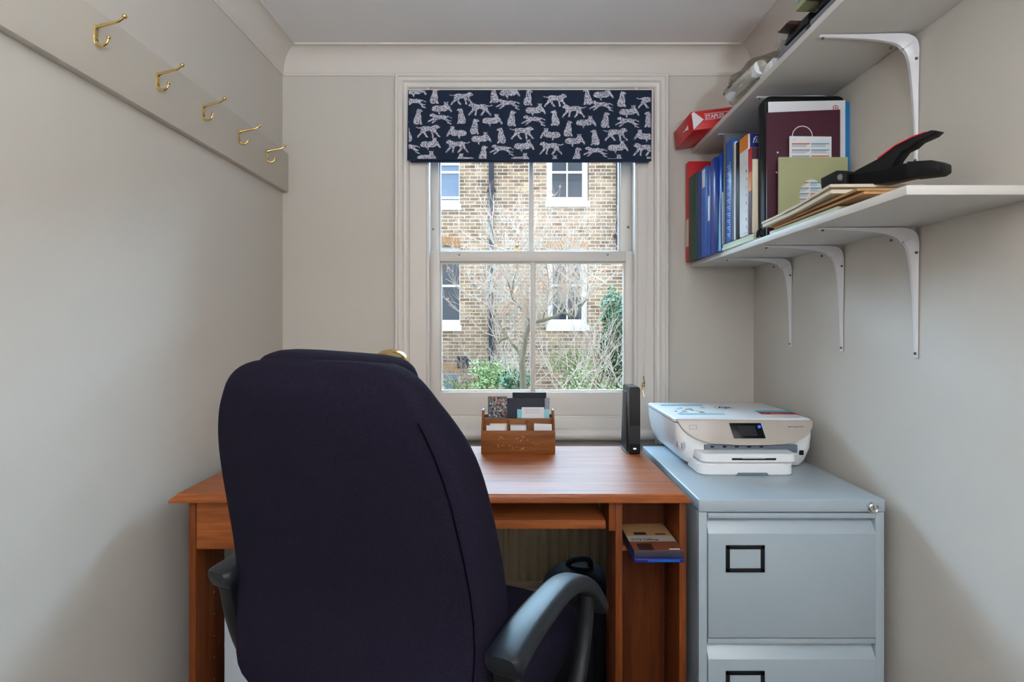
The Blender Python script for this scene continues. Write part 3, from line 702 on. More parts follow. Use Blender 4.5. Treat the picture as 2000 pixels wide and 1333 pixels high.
# ================================================================== ITEMS ON THE LOWER SHELF
ZS = ZL + TH
def ys(px, x=.722): return YX(px, x)
def book(name, pxa, pxb, pytop, m, label, cat_, depth=.2, x0=.722, zb=0, group=None, extra=None, lean=0, bev=.0012):
    ya = ys(pxa, x0); yb_ = ys(pxb, x0); yn, yfar = yb_ + .0006, ya - .0006
    zt_ = PZ(pytop, (ya + yb_) / 2); z0 = ZS + zb
    mb = MB(); mb.box((x0, yn, z0), (x0 + depth, yfar, zt_), m, bev)
    if extra: extra(mb, x0, yn, yfar, z0, zt_)
    return mb.build(name, None, label, cat_, group)
def lab(m, t0, t1, u0=.2, u1=.8):
    def f_(mb, x0, yn, yf_, z0, z1): mb.box((x0 - .0006, yn + (yf_ - yn) * u0, z0 + (z1 - z0) * t0), (x0 + .001, yn + (yf_ - yn) * u1, z0 + (z1 - z0) * t1), m)
    return f_
GB = 'binders and books standing on the lower shelf'
# red box file at the very end
yA = 2.296; x0 = .7
mb = MB(); mb.box((.698, 2.258, ZS + .0005), (.95, 2.299, PZ(315, 2.258)), 'red', .002)
mb.box((.6974, 2.262, ZS + .06), (.699, 2.294, ZS + .17), 'cream'); mb.build('box_file', None, 'red box file at the far end of the lower shelf behind the green folder', 'box file')
book('ring_binder', 1345.5, 1361, 342, 'green', x0=.699, label='dark green folder standing on the lower shelf in front of the red box file', cat_='folder', group=GB)
book('ring_binder', 1361.5, 1369, 334, 'blue2', x0=.7, label='slim royal blue folder standing right beside the green folder', cat_='folder', group=GB)
book('ring_binder', 1369.5, 1381, 328, 'blue3', x0=.7, label='blue binder with a tall white spine label high up, lower shelf', cat_='ring binder', group=GB, extra=lab('paper', .78, .98, .35, .8))
book('ring_binder', 1381.5, 1387.5, 325, 'blue', x0=.7, label='blue binder with a white spine label halfway down, lower shelf', cat_='ring binder', group=GB, extra=lab('paper', .38, .66, .2, .8))
book('ring_binder', 1388, 1396.8, 310, 'blue2', x0=.7, label='thick unlabelled glossy blue binder, taller than the labelled ones beside it', cat_='ring binder', group=GB)
def tri_(mb, x0, yn, yf_, z0, z1): mb.slab([(x0 - .0007, yf_ - .001, z0 + .002), (x0 - .0007, yn + .003, z0 + .002), (x0 - .0007, (yn + yf_) / 2, z0 + (z1 - z0) * .6)], (.001, 0, 0), 'cyan')
book('ring_binder', 1402.5, 1409, 301, 'blue', x0=.710, label='blue folder with a pale cyan sliver along its spine, lower shelf', cat_='folder', group=GB, extra=tri_)
# pale green folders lying flat beneath the books
for k in range(2):
    y0_, y1_ = ys(1478), ys(1409.5)
    mb = MB(); mb.box((.712 + .002 * k, y0_ + .002, ZS + .0105 * k), (.93, y1_ - .002 - .01 * k, ZS + .010 + .0105 * k), 'palegreen', .001)
    mb.build('document_wallet', None, ('pale green wallet lying flat under the upright books, lower of two', 'pale green wallet lying flat directly under the upright books')[k], 'wallet', 'pale green wallets under the books')
ZG = .0212
book('notebook', 1409.8, 1412.4, 375, 'beige', 'short beige notebook standing beside the cyan edged blue folder', 'notebook', x0=.710, zb=ZG, group=GB, depth=.15)
def spi(mb, x0, yn, yf_, z0, z1):
    mb.text('INFORMATION PACK', .009, 'paper', Matrix.Translation((x0 - .0008, (yn + yf_) / 2 - .003, z0 + .02)) @ Matrix.Rotation(-PI / 2, 4, 'Z') @ Matrix.Rotation(PI / 2, 4, 'X') @ Matrix.Rotation(PI / 2, 4, 'Z') if False else Matrix(((0, 0, -1, x0 - .0008), (0, 1, 0, (yn + yf_) / 2 - .004), (1, 0, 0, z0 + .02), (0, 0, 0, 1))), .0002)
def ticks(mb, x0, yn, yf_, z0, z1):
    for i in range(34):
        zq = z0 + .01 + i * (z1 - z0 - .08) / 34; mb.box((x0 - .0007, yn + (yf_ - yn) * .15, zq), (x0 + .001, yn + (yf_ - yn) * (.3 + .25 * ((i * 7) % 3)), zq + .0022), 'paper')
book('book', 1418.2, 1428.5, 275, 'blue3', 'tall bright blue paperback with fine white spine lettering, lower shelf', 'book', x0=.710, zb=ZG, group=GB, extra=ticks)
book('notebook', 1429, 1432.5, 279, 'grey', 'thin tall grey notebook beside the bright blue paperback', 'notebook', x0=.710, zb=ZG, group=GB)
book('magazine', 1433, 1436.5, 277, 'paper', 'thin tall white magazine between grey notebook and black book', 'magazine', x0=.710, zb=ZG, group=GB)
book('book', 1437, 1444, 277, 'leather', 'black book standing beside the orange and blue topped book', 'book', x0=.710, zb=ZG, group=GB)
book('document_folder', 1412.8, 1415.8, 262, 'grey', 'tall dark grey folder standing up behind the bright blue paperback', 'folder', x0=.710, zb=ZG, group=GB)
def filo(mb, x0, yn, yf_, z0, z1):
    h_ = z1 - z0; e = .0007
    # front spine
    mb.box((x0 - e, yn, z0 + h_ * .86), (x0 + .001, yf_, z1), 'orange'); mb.box((x0 - e, yn + .002, z0 + .01), (x0 + .001, yf_ - .002, z0 + h_ * .85), 'paper')
    # cover faces the camera
    mb.box((x0 + .006, yn - e, z0 + h_ * .80), (x0 + .16, yn + .001, z1), 'navy')
    mb.text('fil', .030, 'paper', TF(x0 + .012, yn - .0014, z0 + h_ * .91), .0002, shear=.3); mb.text('WHAT', .014, 'paper', TF(x0 + .010, yn - .0014, z0 + h_ * .835), .0002, bold=.0003)
    for i in range(9):
        zq = z0 + h_ * (.06 + .08 * i); mb.slab([(x0 - .001, yn + .006 + .004 * (i % 3), zq), (x0 - .001, yn + .012 + .003 * (i % 2), zq + .006), (x0 - .001, yn + .008, zq + .012)], (.001, 0, 0), ('leafink', 'darkink', 'leafink')[i % 3])
    for i in range(5): mb.slab([(x0 + .012 + .02 * (i % 2), yn - .001, z0 + .03 + .04 * i), (x0 + .03 + .02 * (i % 2), yn - .001, z0 + .04 + .04 * i), (x0 + .018 + .02 * (i % 2), yn - .001, z0 + .055 + .04 * i)], (0, .001, 0), ('leafink', 'maroon')[i % 2])
book('book', 1444.5, 1461, 268, 'paper', 'white book with orange and navy blue top band and green leaf drawings', 'book', x0=.710, zb=ZG, group=GB, extra=filo)
def redy(mb, x0, yn, yf_, z0, z1):
    h_ = z1 - z0; mb.box((x0 - .0007, yn, z0 + h_ * .72), (x0 + .001, yf_, z1), 'red'); mb.box((x0 - .0007, yn, z0 + h_ * .5), (x0 + .001, yf_, z0 + h_ * .72), 'orange')
book('book', 1461.5, 1468, 290, 'maroon', 'maroon book with red and orange spine top, beside the leaf patterned book', 'book', x0=.710, zb=ZG, group=GB, extra=redy)
book('notebook', 1468.4, 1470, 311, 'cream', 'cream notebook standing against the black portfolio', 'notebook', x0=.710, zb=ZG, group=GB)

# black portfolio case
yp0, yp1 = 1.642, 1.684
mb = MB(); pts = rrect(.236, PZ(188, 1.65) - ZS - .002, .022, 6); zc2 = (ZS + PZ(188, 1.65)) / 2
mb.slab([(.726 + .118 + u, yp0, zc2 + v) for u, v in pts], (0, yp1 - yp0, 0), 'leather', .006)
mb.tube([(.727, yp0 + .035, ZS + .012), (.727, yp0 + .035, PZ(205, 1.66))], .003, 'black', 8)
mb.tube(smooth_pts([(.724, yp0 + .02, ZS + .03), (.716, yp0 + .018, ZS + .02), (.714, yp0 + .018, ZS + .004)], 4), .004, 'black', 8)
mb.build('portfolio_case', None, 'large black zipped portfolio case standing on the lower shelf', 'portfolio')
# sheets leaning in front of it (each its own depth)
def sheet(px0, py0, px1, py1, y, th, m, bottom=None, tilt=0):
    a_ = P(px0, py0, y); c_ = P(px1, py1, y); z0 = ZS + .0005 if bottom is None else bottom
    mb_ = MB(); mb_.slab([(a_.x, y, z0), (c_.x, y, z0), (c_.x, y, c_.z + tilt), (a_.x, y, a_.z)], (0, th, 0), m)
    return mb_
mb = sheet(1610, 200, 1675, 200, 1.634, .006, 'skyblue', tilt=0); mb.box((PXX(1675, 1.634) , 1.634, ZS + .0005), (PXX(1675, 1.634) + .003, 1.64, PZ(202, 1.634)), 'paper')
mb.build('document_folder', None, 'bright blue folder showing right of the white sheet on the lower shelf', 'folder')
mb = sheet(1501, 199, 1651, 196, 1.627, .003, 'paper')
c = P(1632, 211, 1.6262)
mb.lathe([(.0, -.0002), (.0, .0002)], 'red', 4, Matrix.Translation(c)) if False else None
rg = [[(c.x + r_ * math.cos(2 * PI * j / 24), c.y, c.z + r_ * math.sin(2 * PI * j / 24)) for j in range(24)] for r_ in (.006, .0082)]
mb.loft(rg, 'red', caps=False)
mb.slab([(c.x - .003, c.y, c.z - .003), (c.x + .003, c.y, c.z - .003), (c.x, c.y, c.z + .004)], (0, .0005, 0), 'red')
mb.build('paper_sheet', None, 'white sheet with a small red round logo behind the maroon folder', 'paper')
yM = 1.617
mb = sheet(1498, 220, 1641, 214, yM, .006, 'maroon')
# white ring printed on the maroon cover
cc = P(1567, 266, yM - .0012); R_ = .0295; vs = []
for i in range(25):
    a_ = -0.15 + (PI + .3) * i / 24; vs.append([(cc.x + rr_ * math.cos(a_), cc.y, cc.z + rr_ * 1.0 * math.sin(a_)) for rr_ in (R_ - .0022, R_)])
mb.loft(vs, 'paper', caps=False, closed=False)
for q in ((1519, 298), (1517, 337)): mb.ball(P(q[0], q[1], yM - .0003), .003, 'cream', 8, (1, .2, 1))
mb.build('document_folder', None, 'maroon folder with a white ring printed on it, on the lower shelf', 'folder')
# printed card with coloured rows
yC = 1.606
def rows(mb_, x0, x1, z1, n, y, step=.0135, clip=None):
    xm = (x0 + x1) / 2
    r_ = random.Random(5)
    for i in range(n):
        z = z1 - i * step
        for s0, s1, k in ((x0 + .005, xm - .002, 0), (xm + .002, x1 - .005, 1)):
            mk = ('rust', 'ink', 'teal')[(i * 2 + k * 2) % 3] if i % 2 == 0 else ('teal' if k else 'ink')
            items = [(s0, s1, z, .0032, mk)] + [(s0, s1 - r_.uniform(0, .012), z - .0042 - .0027 * q, .0009, 'ink') for q in range(3)]
            for a0, a1, zz, hh_, mt in items:
                if clip:
                    a0_, a1_ = clip(a0, a1, zz)
                    if a1_ - a0_ < .002: continue
                    a0, a1 = a0_, a1_
                mb_.box((a0, y - .0006, zz - hh_), (a1, y + .0003, zz), mt)
mb = sheet(1542, 266, 1624, 267, yC, .002, 'paper'); mb.text('i  e', .006, 'teal', TF(PXX(1548, yC), yC - .0006, PZ(275, yC)), .0001)
rows(mb, PXX(1543, yC), PXX(1623, yC), PZ(280, yC), 3, yC, .0175)
mb.build('printed_card', None, 'white printed card with orange and teal headings above the olive sleeve', 'card')
# olive sleeve with oval window: front ring panel with the card showing through
yO = 1.596; a_ = P(1521, 307, yO); c_ = P(1656, 307, yO); oc = P(1586, 383, yO); orx = PXX(1611, yO) - PXX(1562, yO); orx /= 2; orz = (PZ(346, yO) - PZ(412, yO)) / 2
mb = MB(); N = 48; inner = []; outer = []; zb_ = ZS + .0005
for j in range(N):
    t = 2 * PI * j / N; ux, uz = math.cos(t), math.sin(t); inner.append((oc.x + orx * ux, yO, oc.z + orz * uz))
    # ray to rectangle
    k_ = 1e9
    if ux > 1e-6: k_ = min(k_, (c_.x - oc.x) / ux)
    if ux < -1e-6: k_ = min(k_, (a_.x - oc.x) / ux)
    if uz > 1e-6: k_ = min(k_, (a_.z - oc.z) / uz)
    if uz < -1e-6: k_ = min(k_, (zb_ - oc.z) / uz)
    outer.append([oc.x + k_ * ux, yO, oc.z + k_ * uz])
for cxn, czn in ((c_.x, a_.z), (a_.x, a_.z), (a_.x, zb_), (c_.x, zb_)):
    j = min(range(N), key=lambda q: (outer[q][0] - cxn) ** 2 + (outer[q][2] - czn) ** 2); outer[j] = [cxn, yO, czn]
back = [[(p[0], p[1] + .0015, p[2]) for p in q] for q in (inner, outer)]
mb.loft([back[1], outer, inner, back[0]], 'olive', caps=False)
mb.box((a_.x, yO + .004, zb_), (c_.x, yO + .0055, a_.z - .001), 'olive')
mb.build('card_sleeve', None, 'olive green card sleeve with an oval window, on the lower shelf', 'sleeve')
mb = MB(); yI = yO + .0022; mb.box((oc.x - orx - .02, yI, zb_), (oc.x + orx + .03, yI + .001, oc.z + orz + .006), 'paper')
rows(mb, oc.x - .042, oc.x + .03, oc.z + orz - .008, 6, yI, .0155)
mb.build('printed_card', None, 'printed card seen through the oval window of the olive sleeve', 'card')

# untidy stack of papers lying at shelf front
def lay(y0, y1, x0, x1, zfun, th, m, label, cat_, name, wob=0, seed=0):
    r_ = random.Random(seed); n = 14; rings = []
    for i in range(n + 1):
        t = i / n; y = y1 + (y0 - y1) * t; z = zfun(t) ; xa = XS(y) + x0 + r_.uniform(-wob, wob); xb = min(XS(y) + x1, XR(y) - .012)
        rings.append([(xa, y, z), (xa, y, z + th), ((xa + xb) / 2, y, z + th + .001), (xb, y, z + th), (xb, y, z), ((xa + xb) / 2, y, z)])
    mb_ = MB(); mb_.loft(rings, m); return mb_.build(name, None, label, cat_, 'papers stacked on the front of the lower shelf')
def zf(a, b, k=0): return lambda t: a + (b - a) * t + k * math.sin(PI * t)
base = ZS
lay(1.24, 1.585, .004, .21, zf(base + .0005, base + .0005), .009, 'palegreen', 'pale green wallet at the bottom of the paper stack under the stapler', 'wallet', 'document_wallet', 0, 1)
lay(1.14, 1.55, .0, .21, zf(base + .010, base + .013), .005, 'manila', 'brown envelope second from the bottom of the paper stack', 'envelope', 'manila_envelope', .0005, 2)
lay(1.16, 1.56, -.002, .20, zf(base + .0155, base + .024), .005, 'manila', 'brown envelope in the middle of the paper stack, under the cream papers', 'envelope', 'manila_envelope', .0005, 3)
lay(1.235, 1.588, -.014, .19, zf(base + .0215, base + .036, -.003), .008, 'cream', 'thick cream paper wad below the topmost sheet of the stack', 'paper', 'paper_wad', .0012, 4)
lay(1.235, 1.592, -.016, .19, zf(base + .031, base + .050, -.004), .006, 'cream', 'dog-eared topmost cream sheets of the paper stack beneath the stapler', 'paper', 'paper_wad', .0015, 5)

# heavy stapler on the papers
A = P(1626, 356, 1.345); B = P(1830, 336, 1.13)
st = empty('heavy_duty_stapler', ((A.x + B.x) / 2, (A.y + B.y) / 2, base + .058), 'long black heavy duty stapler with red topped handle on the paper stack', 'stapler')
ux = (B - A); L_ = Vector((ux.x, ux.y, 0)).length; ux = Vector((ux.x, ux.y, 0)).normalized(); uy = Vector((-ux.y, ux.x, 0))
O_ = Vector((A.x, A.y, 0))
def SP(s, n, z): return O_ + ux * s + uy * n + Vector((0, 0, z - .118 * s + .009))
def side(poly, half, m, mb_, bev=.002): mb_.slab([SP(s, -half, z) for s, z in poly], uy * (2 * half), m, bev)
zb2 = PZ(357, 1.13); zA = base + .0605
mb = MB(); side([(-.01, zA), (-.012, zA + .026), (.03, zA + .040), (.055, zA + .036), (.055, zA + .002)], .026, 'black', mb, .003); mb.build('base', st)
mb = MB(); side([(.05, zA + .004), (.05, zA + .028), (.14, zA + .030), (L_ - .055, zA + .036), (L_ + .006, zA + .030), (L_ + .010, zA + .012), (L_ - .05, zA + .004), (.13, zA - .002)], .017, 'gloss_black', mb, .003)
side([(L_ - .045, zA + .004), (L_ - .047, zA + .038), (L_ + .002, zA + .034), (L_ + .016, zA + .026), (L_ + .016, zA + .010), (L_ + .006, zA + .004)], .021, 'black', mb, .003); mb.build('magazine', st)
hs = lambda L: [(a if a < .12 else .12 + (a - .12) * .86, zA + (b - zA) * (1 if b - zA < .05 else .93)) for a, b in L]
mb = MB(); side(hs([(.045, zA + .02), (.07, zA + .036), (.12, zA + .058), (.165, zA + .082), (.205, zA + .094), (.247, zA + .102), (.258, zA + .099), (.245, zA + .090), (.214, zA + .082), (.20, zA + .072), (.18, zA + .066), (.165, zA + .046), (.155, zA + .03), (.12, zA + .022)]), .015, 'black', mb, .002); hn = mb.build('handle', st)
mb = MB(); side(hs([(.12, zA + .060), (.165, zA + .0835), (.205, zA + .0955), (.235, zA + .101), (.235, zA + .0985), (.205, zA + .0925), (.165, zA + .0805), (.122, zA + .0565)]), .0165, 'red', mb, .0008); mb.build('grip', hn, label='red strip on top of the handle')
mb = MB(); mb.ball(SP(.042, -.027, zA + .022), .008, 'grey', 12, (1, .5, 1)); mb.build('pivot', st)

# ================================================================== ITEMS ON THE UPPER SHELF
ZT = ZU + TH
# red stationery box tipping over the edge
rb = MB(); yb0, yb1 = 2.06, 2.285
T = Matrix.Translation((XS(2.2) + .002, 0, ZT + .002)) @ Matrix.Rotation(math.radians(-7), 4, 'Y')
rb.box((-.072, yb0, 0), (.15, yb1, .068), 'red', .002, T=T)
rb.slab([(-.070, yb0 - .0008, .003), (-.030, yb0 - .0008, .035), (-.062, yb0 - .0008, .066), (-.071, yb0 - .0008, .062)], (0, .001, 0), 'paper', T=T)
rb.text('STAPLES', .019, 'paper', T @ TF(-.024, yb0 - .0012, .036), .0003, bold=.0004)
rb.box((-.026, yb0 - .001, .032), (.062, yb0 + .0005, .0335), 'paper', T=T); rb.box((-.026, yb0 - .001, .053), (.062, yb0 + .0005, .0545), 'paper', T=T)
for i in range(5): rb.box((-.0728, yb0 + .05 + i * .012, .02 + .003 * i), (-.0715, yb0 + .058 + i * .012, .036 - .002 * i), 'paper', T=T)
rb.build('stationery_box', None, 'red stationery box overhanging the far end of the upper shelf', 'box')
# crumpled clear bag with rolls
def ysu(px, x=.70): return YX(px, x)
bag = empty('plastic_bag', (.75, 1.74, ZT), 'crumpled clear plastic bag spilling over the upper shelf edge', 'bag')
r_ = random.Random(3); mb = MB(); b_ = bmesh.new(); bmesh.ops.create_icosphere(b_, subdivisions=4, radius=1)
from mathutils import noise as mnoise
for v in b_.verts:
    n_ = mnoise.noise(v.co * 2.3) * .22 + mnoise.noise(v.co * 6) * .1
    v.co = v.co * (1 + n_); x, y, z = v.co
    v.co = Vector((.752 + x * .078, 1.745 + y * .15, max(ZT + .002, ZT + .042 + z * .044 )))
mb.bm(b_, 'clearbag'); mb.build('film', bag)
mb = MB(); mb.tube([(.702, 1.83, ZT + .03), (.716, 1.64, ZT + .034)], .021, 'paper', 20)
mb.text('Neo', .02, 'blue2', Matrix.Translation((.6795, 1.80, ZT + .032)) @ Matrix.Rotation(-PI / 2, 4, 'Z') @ Matrix.Rotation(PI / 2, 4, 'X'), .0002, bold=.0004)
mb.build('paper_roll', None, 'white roll with blue lettering inside the clear bag on the upper shelf', 'roll')
mb = MB(); mb.tube([(.755, 1.89, ZT + .025), (.765, 1.72, ZT + .027)], .022, 'cream', 18)
mb.build('masking_tape_roll', None, 'cream roll inside the far end of the clear bag on the upper shelf', 'roll')
mb = MB(); mb.box((.725, 1.60, ZT + .001), (.86, 1.585 + .0, ZT + .035), 'paper', .002); mb.box((.72, 1.59, ZT + .001), (.86, 1.66, ZT + .03), 'paper', .003)
mb.build('white_packet', None, 'small white packet at the near end of the clear bag, upper shelf', 'packet')
# brown box + clear stand
MB().box((.765, 1.545, ZT + .001), (.9, 1.58, ZT + .062), 'manila', .002).build('cardboard_box', None, 'small brown cardboard box behind the clear acrylic stand, upper shelf', 'box')
mb = MB(); mb.box((.716, 1.515, ZT + .0005), (.80, 1.54, ZT + .004), 'clear', .0005); mb.box((.716, 1.536, ZT + .004), (.80, 1.54, ZT + .085), 'clear', .0005); mb.box((.716, 1.515, ZT + .004), (.80, 1.5175, ZT + .05), 'clear', .0005)
mb.build('acrylic_stand', None, 'clear acrylic card stand near the middle of the upper shelf', 'stand')
# hole punches / tools
def punch(y0, y1, label, xo=.0):
    o = empty('hole_punch', (XS((y0 + y1) / 2) + .03 + xo, (y0 + y1) / 2, ZT), label, 'hole punch', 'hole punches on the upper shelf')
    x = XS((y0 + y1) / 2) + .004 + xo; yl0 = y0 + .065
    m_ = MB(); m_.tube([(x + .012, y0, ZT + .0125), (x + .012, y1, ZT + .0125)], .012, 'chromebar', 18); m_.build('base_tube', o, label='silver tube')
    m_ = MB(); m_.slab([(x, y0 + .004, ZT + .0245), (x + .09, y0 + .004, ZT + .0245), (x + .09, y0 + .004, ZT + .05), (x + .012, y0 + .004, ZT + .056)], (0, (y1 - y0) * .8, 0), 'black', .002); m_.build('body', o)
    m_ = MB(); m_.slab([(x - .016, yl0, ZT + .060), (x - .006, yl0, ZT + .068), (x + .05, yl0, ZT + .066), (x + .09, yl0, ZT + .0565), (x + .05, yl0, ZT + .0565), (x + .012, yl0, ZT + .0565)], (0, .05, 0), 'brown', .002); m_.build('lever', o, label='dark brown press lever')
punch(1.385, 1.52, 'hole punch with silver tube and dark brown lever, further from camera on upper shelf')
punch(1.235, 1.36, 'black hole punch with silver tube, nearer the camera on the upper shelf')
mb = MB(); mb.box((.702, 1.225, ZT + .086), (.86, 1.41, ZT + .115), 'skybox', .003)
mb.build('storage_box', None, 'pale blue lidded box at the top edge of the picture on the upper shelf', 'box')

mb = MB(); mb.box((.703, 1.23, ZT + .0686), (.80, 1.415, ZT + .0852), 'olive', .002); mb.build('notebook', None, 'olive booklet lying under the pale blue box on the upper shelf', 'notebook')
# ================================================================== FILING CABINET
ZCB = .716; YC0 = 1.43; YC1 = 2.05; cx0 = PXX(1365, YC0); cx1 = PXX(1727, YC0)
cab = empty('filing_cabinet', ((cx0 + cx1) / 2, (YC0 + YC1) / 2, 0), 'pale blue-grey steel filing cabinet standing right of the wooden desk', 'filing cabinet')
def cz(py): return PZ(py, YC0)
mb = MB(); t_ = .0012
zt1 = cz(1001)
mb.box((cx0, YC0 + .022, .0), (cx1, YC1, zt1), 'steel')
mb.box((cx0, YC0, 0), (PXX(1381, YC0), YC0 + .024, zt1), 'steel', .001); mb.box((PXX(1710, YC0), YC0, 0), (cx1, YC0 + .024, zt1), 'steel', .001)
mb.build('carcass', cab)
mb = MB(); mb.box((cx0 - .001, YC0 - .002, zt1), (cx1 + .001, YC1 + .001, ZCB), 'steel', .003, 3); mb.build('top_cap', cab)
dx0, dx1 = PXX(1382.5, YC0), PXX(1709, YC0)
for k, (pa, pb, pend) in enumerate(((1003, 1245, 0), (1248, 1490, 0))):
    dr = MB(); za, zb3 = cz(pa), cz(pb)
    dr.box((dx0, YC0 - .001, cz(pa + 10)), (dx1, YC0 + .015, za), 'steel', .0008)
    # finger pull recess: sloping lip
    zl0, zl1 = cz(pa + 13), cz(pa + 39)
    dr.slab([(dx0, YC0 + .022, cz(pa + 10)), (dx0, YC0 + .019, zl0), (dx0, YC0 - .004, zl1), (dx0, YC0 - .004, zb3), (dx0, YC0 + .022, zb3)], (dx1 - dx0, 0, 0), 'steel', .0008)
    d_ = dr.build('drawer', cab)
    lh = MB(); lx0, lx1 = PXX(1416, YC0), PXX(1492, YC0); lz0, lz1 = cz(pa + 114), cz(pa + 61); y = YC0 - .0065; b4 = .0105
    for q in (((lx0, y, lz0), (lx1, y + .003, lz0 + b4)), ((lx0, y, lz1 - b4), (lx1, y + .003, lz1)), ((lx0, y, lz0), (lx0 + b4, y + .003, lz1)), ((lx1 - b4, y, lz0), (lx1, y + .003, lz1))): lh.box(q[0], q[1], 'black', .0012)
    lh.build('label_holder', d_, label='black label holder frame')
    dr = MB(); dr.box((lx0 + .008, YC0 - .005, lz0 + .008), (lx1 - .008, YC0 - .0035, lz1 - .008), 'steel'); dr.build('label_card', d_)
mb = MB(); T = Matrix.Translation((PXX(1702.5, YC0), YC0 - .002, cz(991))) @ Matrix.Rotation(PI / 2, 4, 'X')
mb.lathe([(.0, 0), (.0145, 0), (.0145, .004), (.012, .008), (.0105, .009), (.0100, .006), (0, .006)], 'chrome', 28, T)
mb.box((-.0012, -.005, .0055), (.0012, .005, .0068), 'darkmetal', T=T)
mb.build('lock', cab, label='round chrome lock')

# ================================================================== PRINTER
pr_ = empty('printer', (.70, 1.92, ZCB), 'white all-in-one printer with champagne front panel on the filing cabinet', 'printer')
zl = .866; PB = 2.10; PF = 1.75; px0, px1 = .500, .9215
# body: loft of plan outlines, narrowing downwards, bowed front
def plan(x0, x1, yf, yb_, bow, r, z, n=14):
    pts = [(x0 + .0, yb_, z), (x0, yf + r, z)]
    for i in range(1, 5): a_ = PI / 2 * i / 5; pts.append((x0 + r * (1 - math.cos(a_)), yf + r * (1 - math.sin(a_)), z))
    for i in range(n + 1): t = i / n; pts.append((x0 + r + (x1 - x0 - 2 * r) * t, yf - bow * math.sin(PI * t), z))
    for i in range(4, 0, -1): a_ = PI / 2 * i / 5; pts.append((x1 - r * (1 - math.cos(a_)), yf + r * (1 - math.sin(a_)), z))
    pts += [(x1, yf + r, z), (x1, yb_, z)]
    return pts
mb = MB()
mb.loft([plan(.555, .895, 1.762, 2.06, .0, .02, ZCB + .002), plan(.527, .905, 1.745, 2.08, .0, .028, ZCB + .02), plan(.508, .917, 1.730, 2.09, .004, .035, ZCB + .06), plan(.502, .922, 1.735, 2.1, .006, .03, ZCB + .10), plan(px0, px1, PF - .004, PB, .002, .02, zl - .014)], 'printer')
body = mb.build('body', pr_)
mb = MB(); mb.loft([plan(px0 + .002, px1 - .002, PF, PB, .0, .016, zl - .0118), plan(px0 - .002, px1 + .0, PF - .003, PB, .0, .018, zl - .0105), plan(px0 - .002, px1, PF - .003, PB, .0, .018, zl - .003), plan(px0 + .003, px1 - .005, PF + .003, PB - .004, .0, .016, zl)], 'printer')
gp = MB(); gp.loft([plan(px0 + .001, px1 - .001, PF + .001, PB - .002, .0, .018, zl - .0142), plan(px0 + .001, px1 - .001, PF + .001, PB - .002, .0, .018, zl - .0118)], 'black'); gp.build('lid_gap', pr_)
# stickers and lid marks
zt2 = zl + .0006
def lidrect(pxa, pya, pxb, pyb, m):
    ya = (ZC - zl) * F / (pya - CY); yb_ = (ZC - zl) * F / (pyb - CY)
    mb.box((PXX(pxa, (ya + yb_) / 2), min(ya, yb_), zl - .0005), (PXX(pxb, (ya + yb_) / 2), max(ya, yb_), zt2), m)
r_ = random.Random(9)
lidrect(1290, 791, 1372, 793.5, 'skyblue' if False else 'cyan'); lidrect(1325, 808, 1415, 810.5, 'cyan')
for i in range(16): a0 = r_.uniform(1318, 1380); b0 = r_.uniform(794, 806); lidrect(a0, b0, a0 + r_.uniform(3, 8), b0 + 1.6, r_.choice(('cyan', 'rust', 'orange', 'cyan', 'ink')))
lidrect(1478, 803, 1548, 806.5, 'teal'); lidrect(1484, 806.5, 1556, 810, 'red')
for i in range(5): lidrect(1484 + i * 14, 806 + (i % 2), 1491 + i * 14, 808 + (i % 2), 'paper')
# round maker's mark on the lid
yc_ = (ZC - zl) * F / (797 - CY); xc_ = PXX(1413, yc_)
Tm = Matrix.Translation((xc_, yc_, zt2)) 
mb.text('hp', .042, 'darkink', Tm @ Matrix.Translation((0, -.010, 0)), .0002, align='CENTER', shear=.3, bold=.0012)
mb.loft([[(xc_ + q * math.cos(2 * PI * j / 28), yc_ + q * math.sin(2 * PI * j / 28), zt2) for j in range(28)] for q in (.029, .0315)], 'ink', caps=False)
mb.build('scanner_lid', pr_)
# champagne control panel
def PP(px, py, off=0): y = 1.742 - .034 * (py - 820) / 48 - off; return P(px, py, y)
sm = smooth_pts([(1322, 820, 0), (1333, 838, 0), (1350, 852, 0), (1372, 862, 0), (1400, 868, 0), (1460, 870.5, 0), (1525, 869, 0), (1556, 863, 0), (1576, 852, 0), (1586, 838, 0), (1588, 822, 0)], 4)
mb = MB(); mb.slab([PP(p.x, p.y) for p in sm], (0, .03, 0), 'champagne', .002); pan = mb.build('control_panel', pr_, label='champagne coloured control panel')
mb = MB(); q = [(1424, 827), (1486, 827), (1496, 857), (1434, 857)]
mb.slab([PP(a, b, .0015) for a, b in q], (0, .003, 0), 'gloss_black', .0008); mb.slab([PP(a, b, .0019) for a, b in [(1440, 832), (1474, 832), (1480, 852), (1447, 852)]], (0, .001, 0), 'screen')
mb.slab([PP(1483 + 3 * math.cos(2 * PI * j / 14), 834 + 3 * math.sin(2 * PI * j / 14), .0021) for j in range(14)], (0, .001, 0), 'bluedot')
mb.build('touch_screen', pan)
mb = MB(); 
for a, b, c4, d4 in ((1346, 831, 1361, 831.6), (1346, 838, 1361, 838.6), (1346, 831, 1346.6, 838.6), (1360.4, 831, 1361, 838.6)): mb.slab([PP(a, b, .0006), PP(c4, b, .0006), PP(c4, d4, .0006), PP(a, d4, .0006)], (0, .001, 0), 'slot')
mb.build('power_button', pan); mb = MB()
c = PP(1539, 835.5, .001); mb.text('ENVY Photo 7130', .0062, 'slot', TF(c.x, c.y, c.z), .0001); mb.build('model_mark', pan)
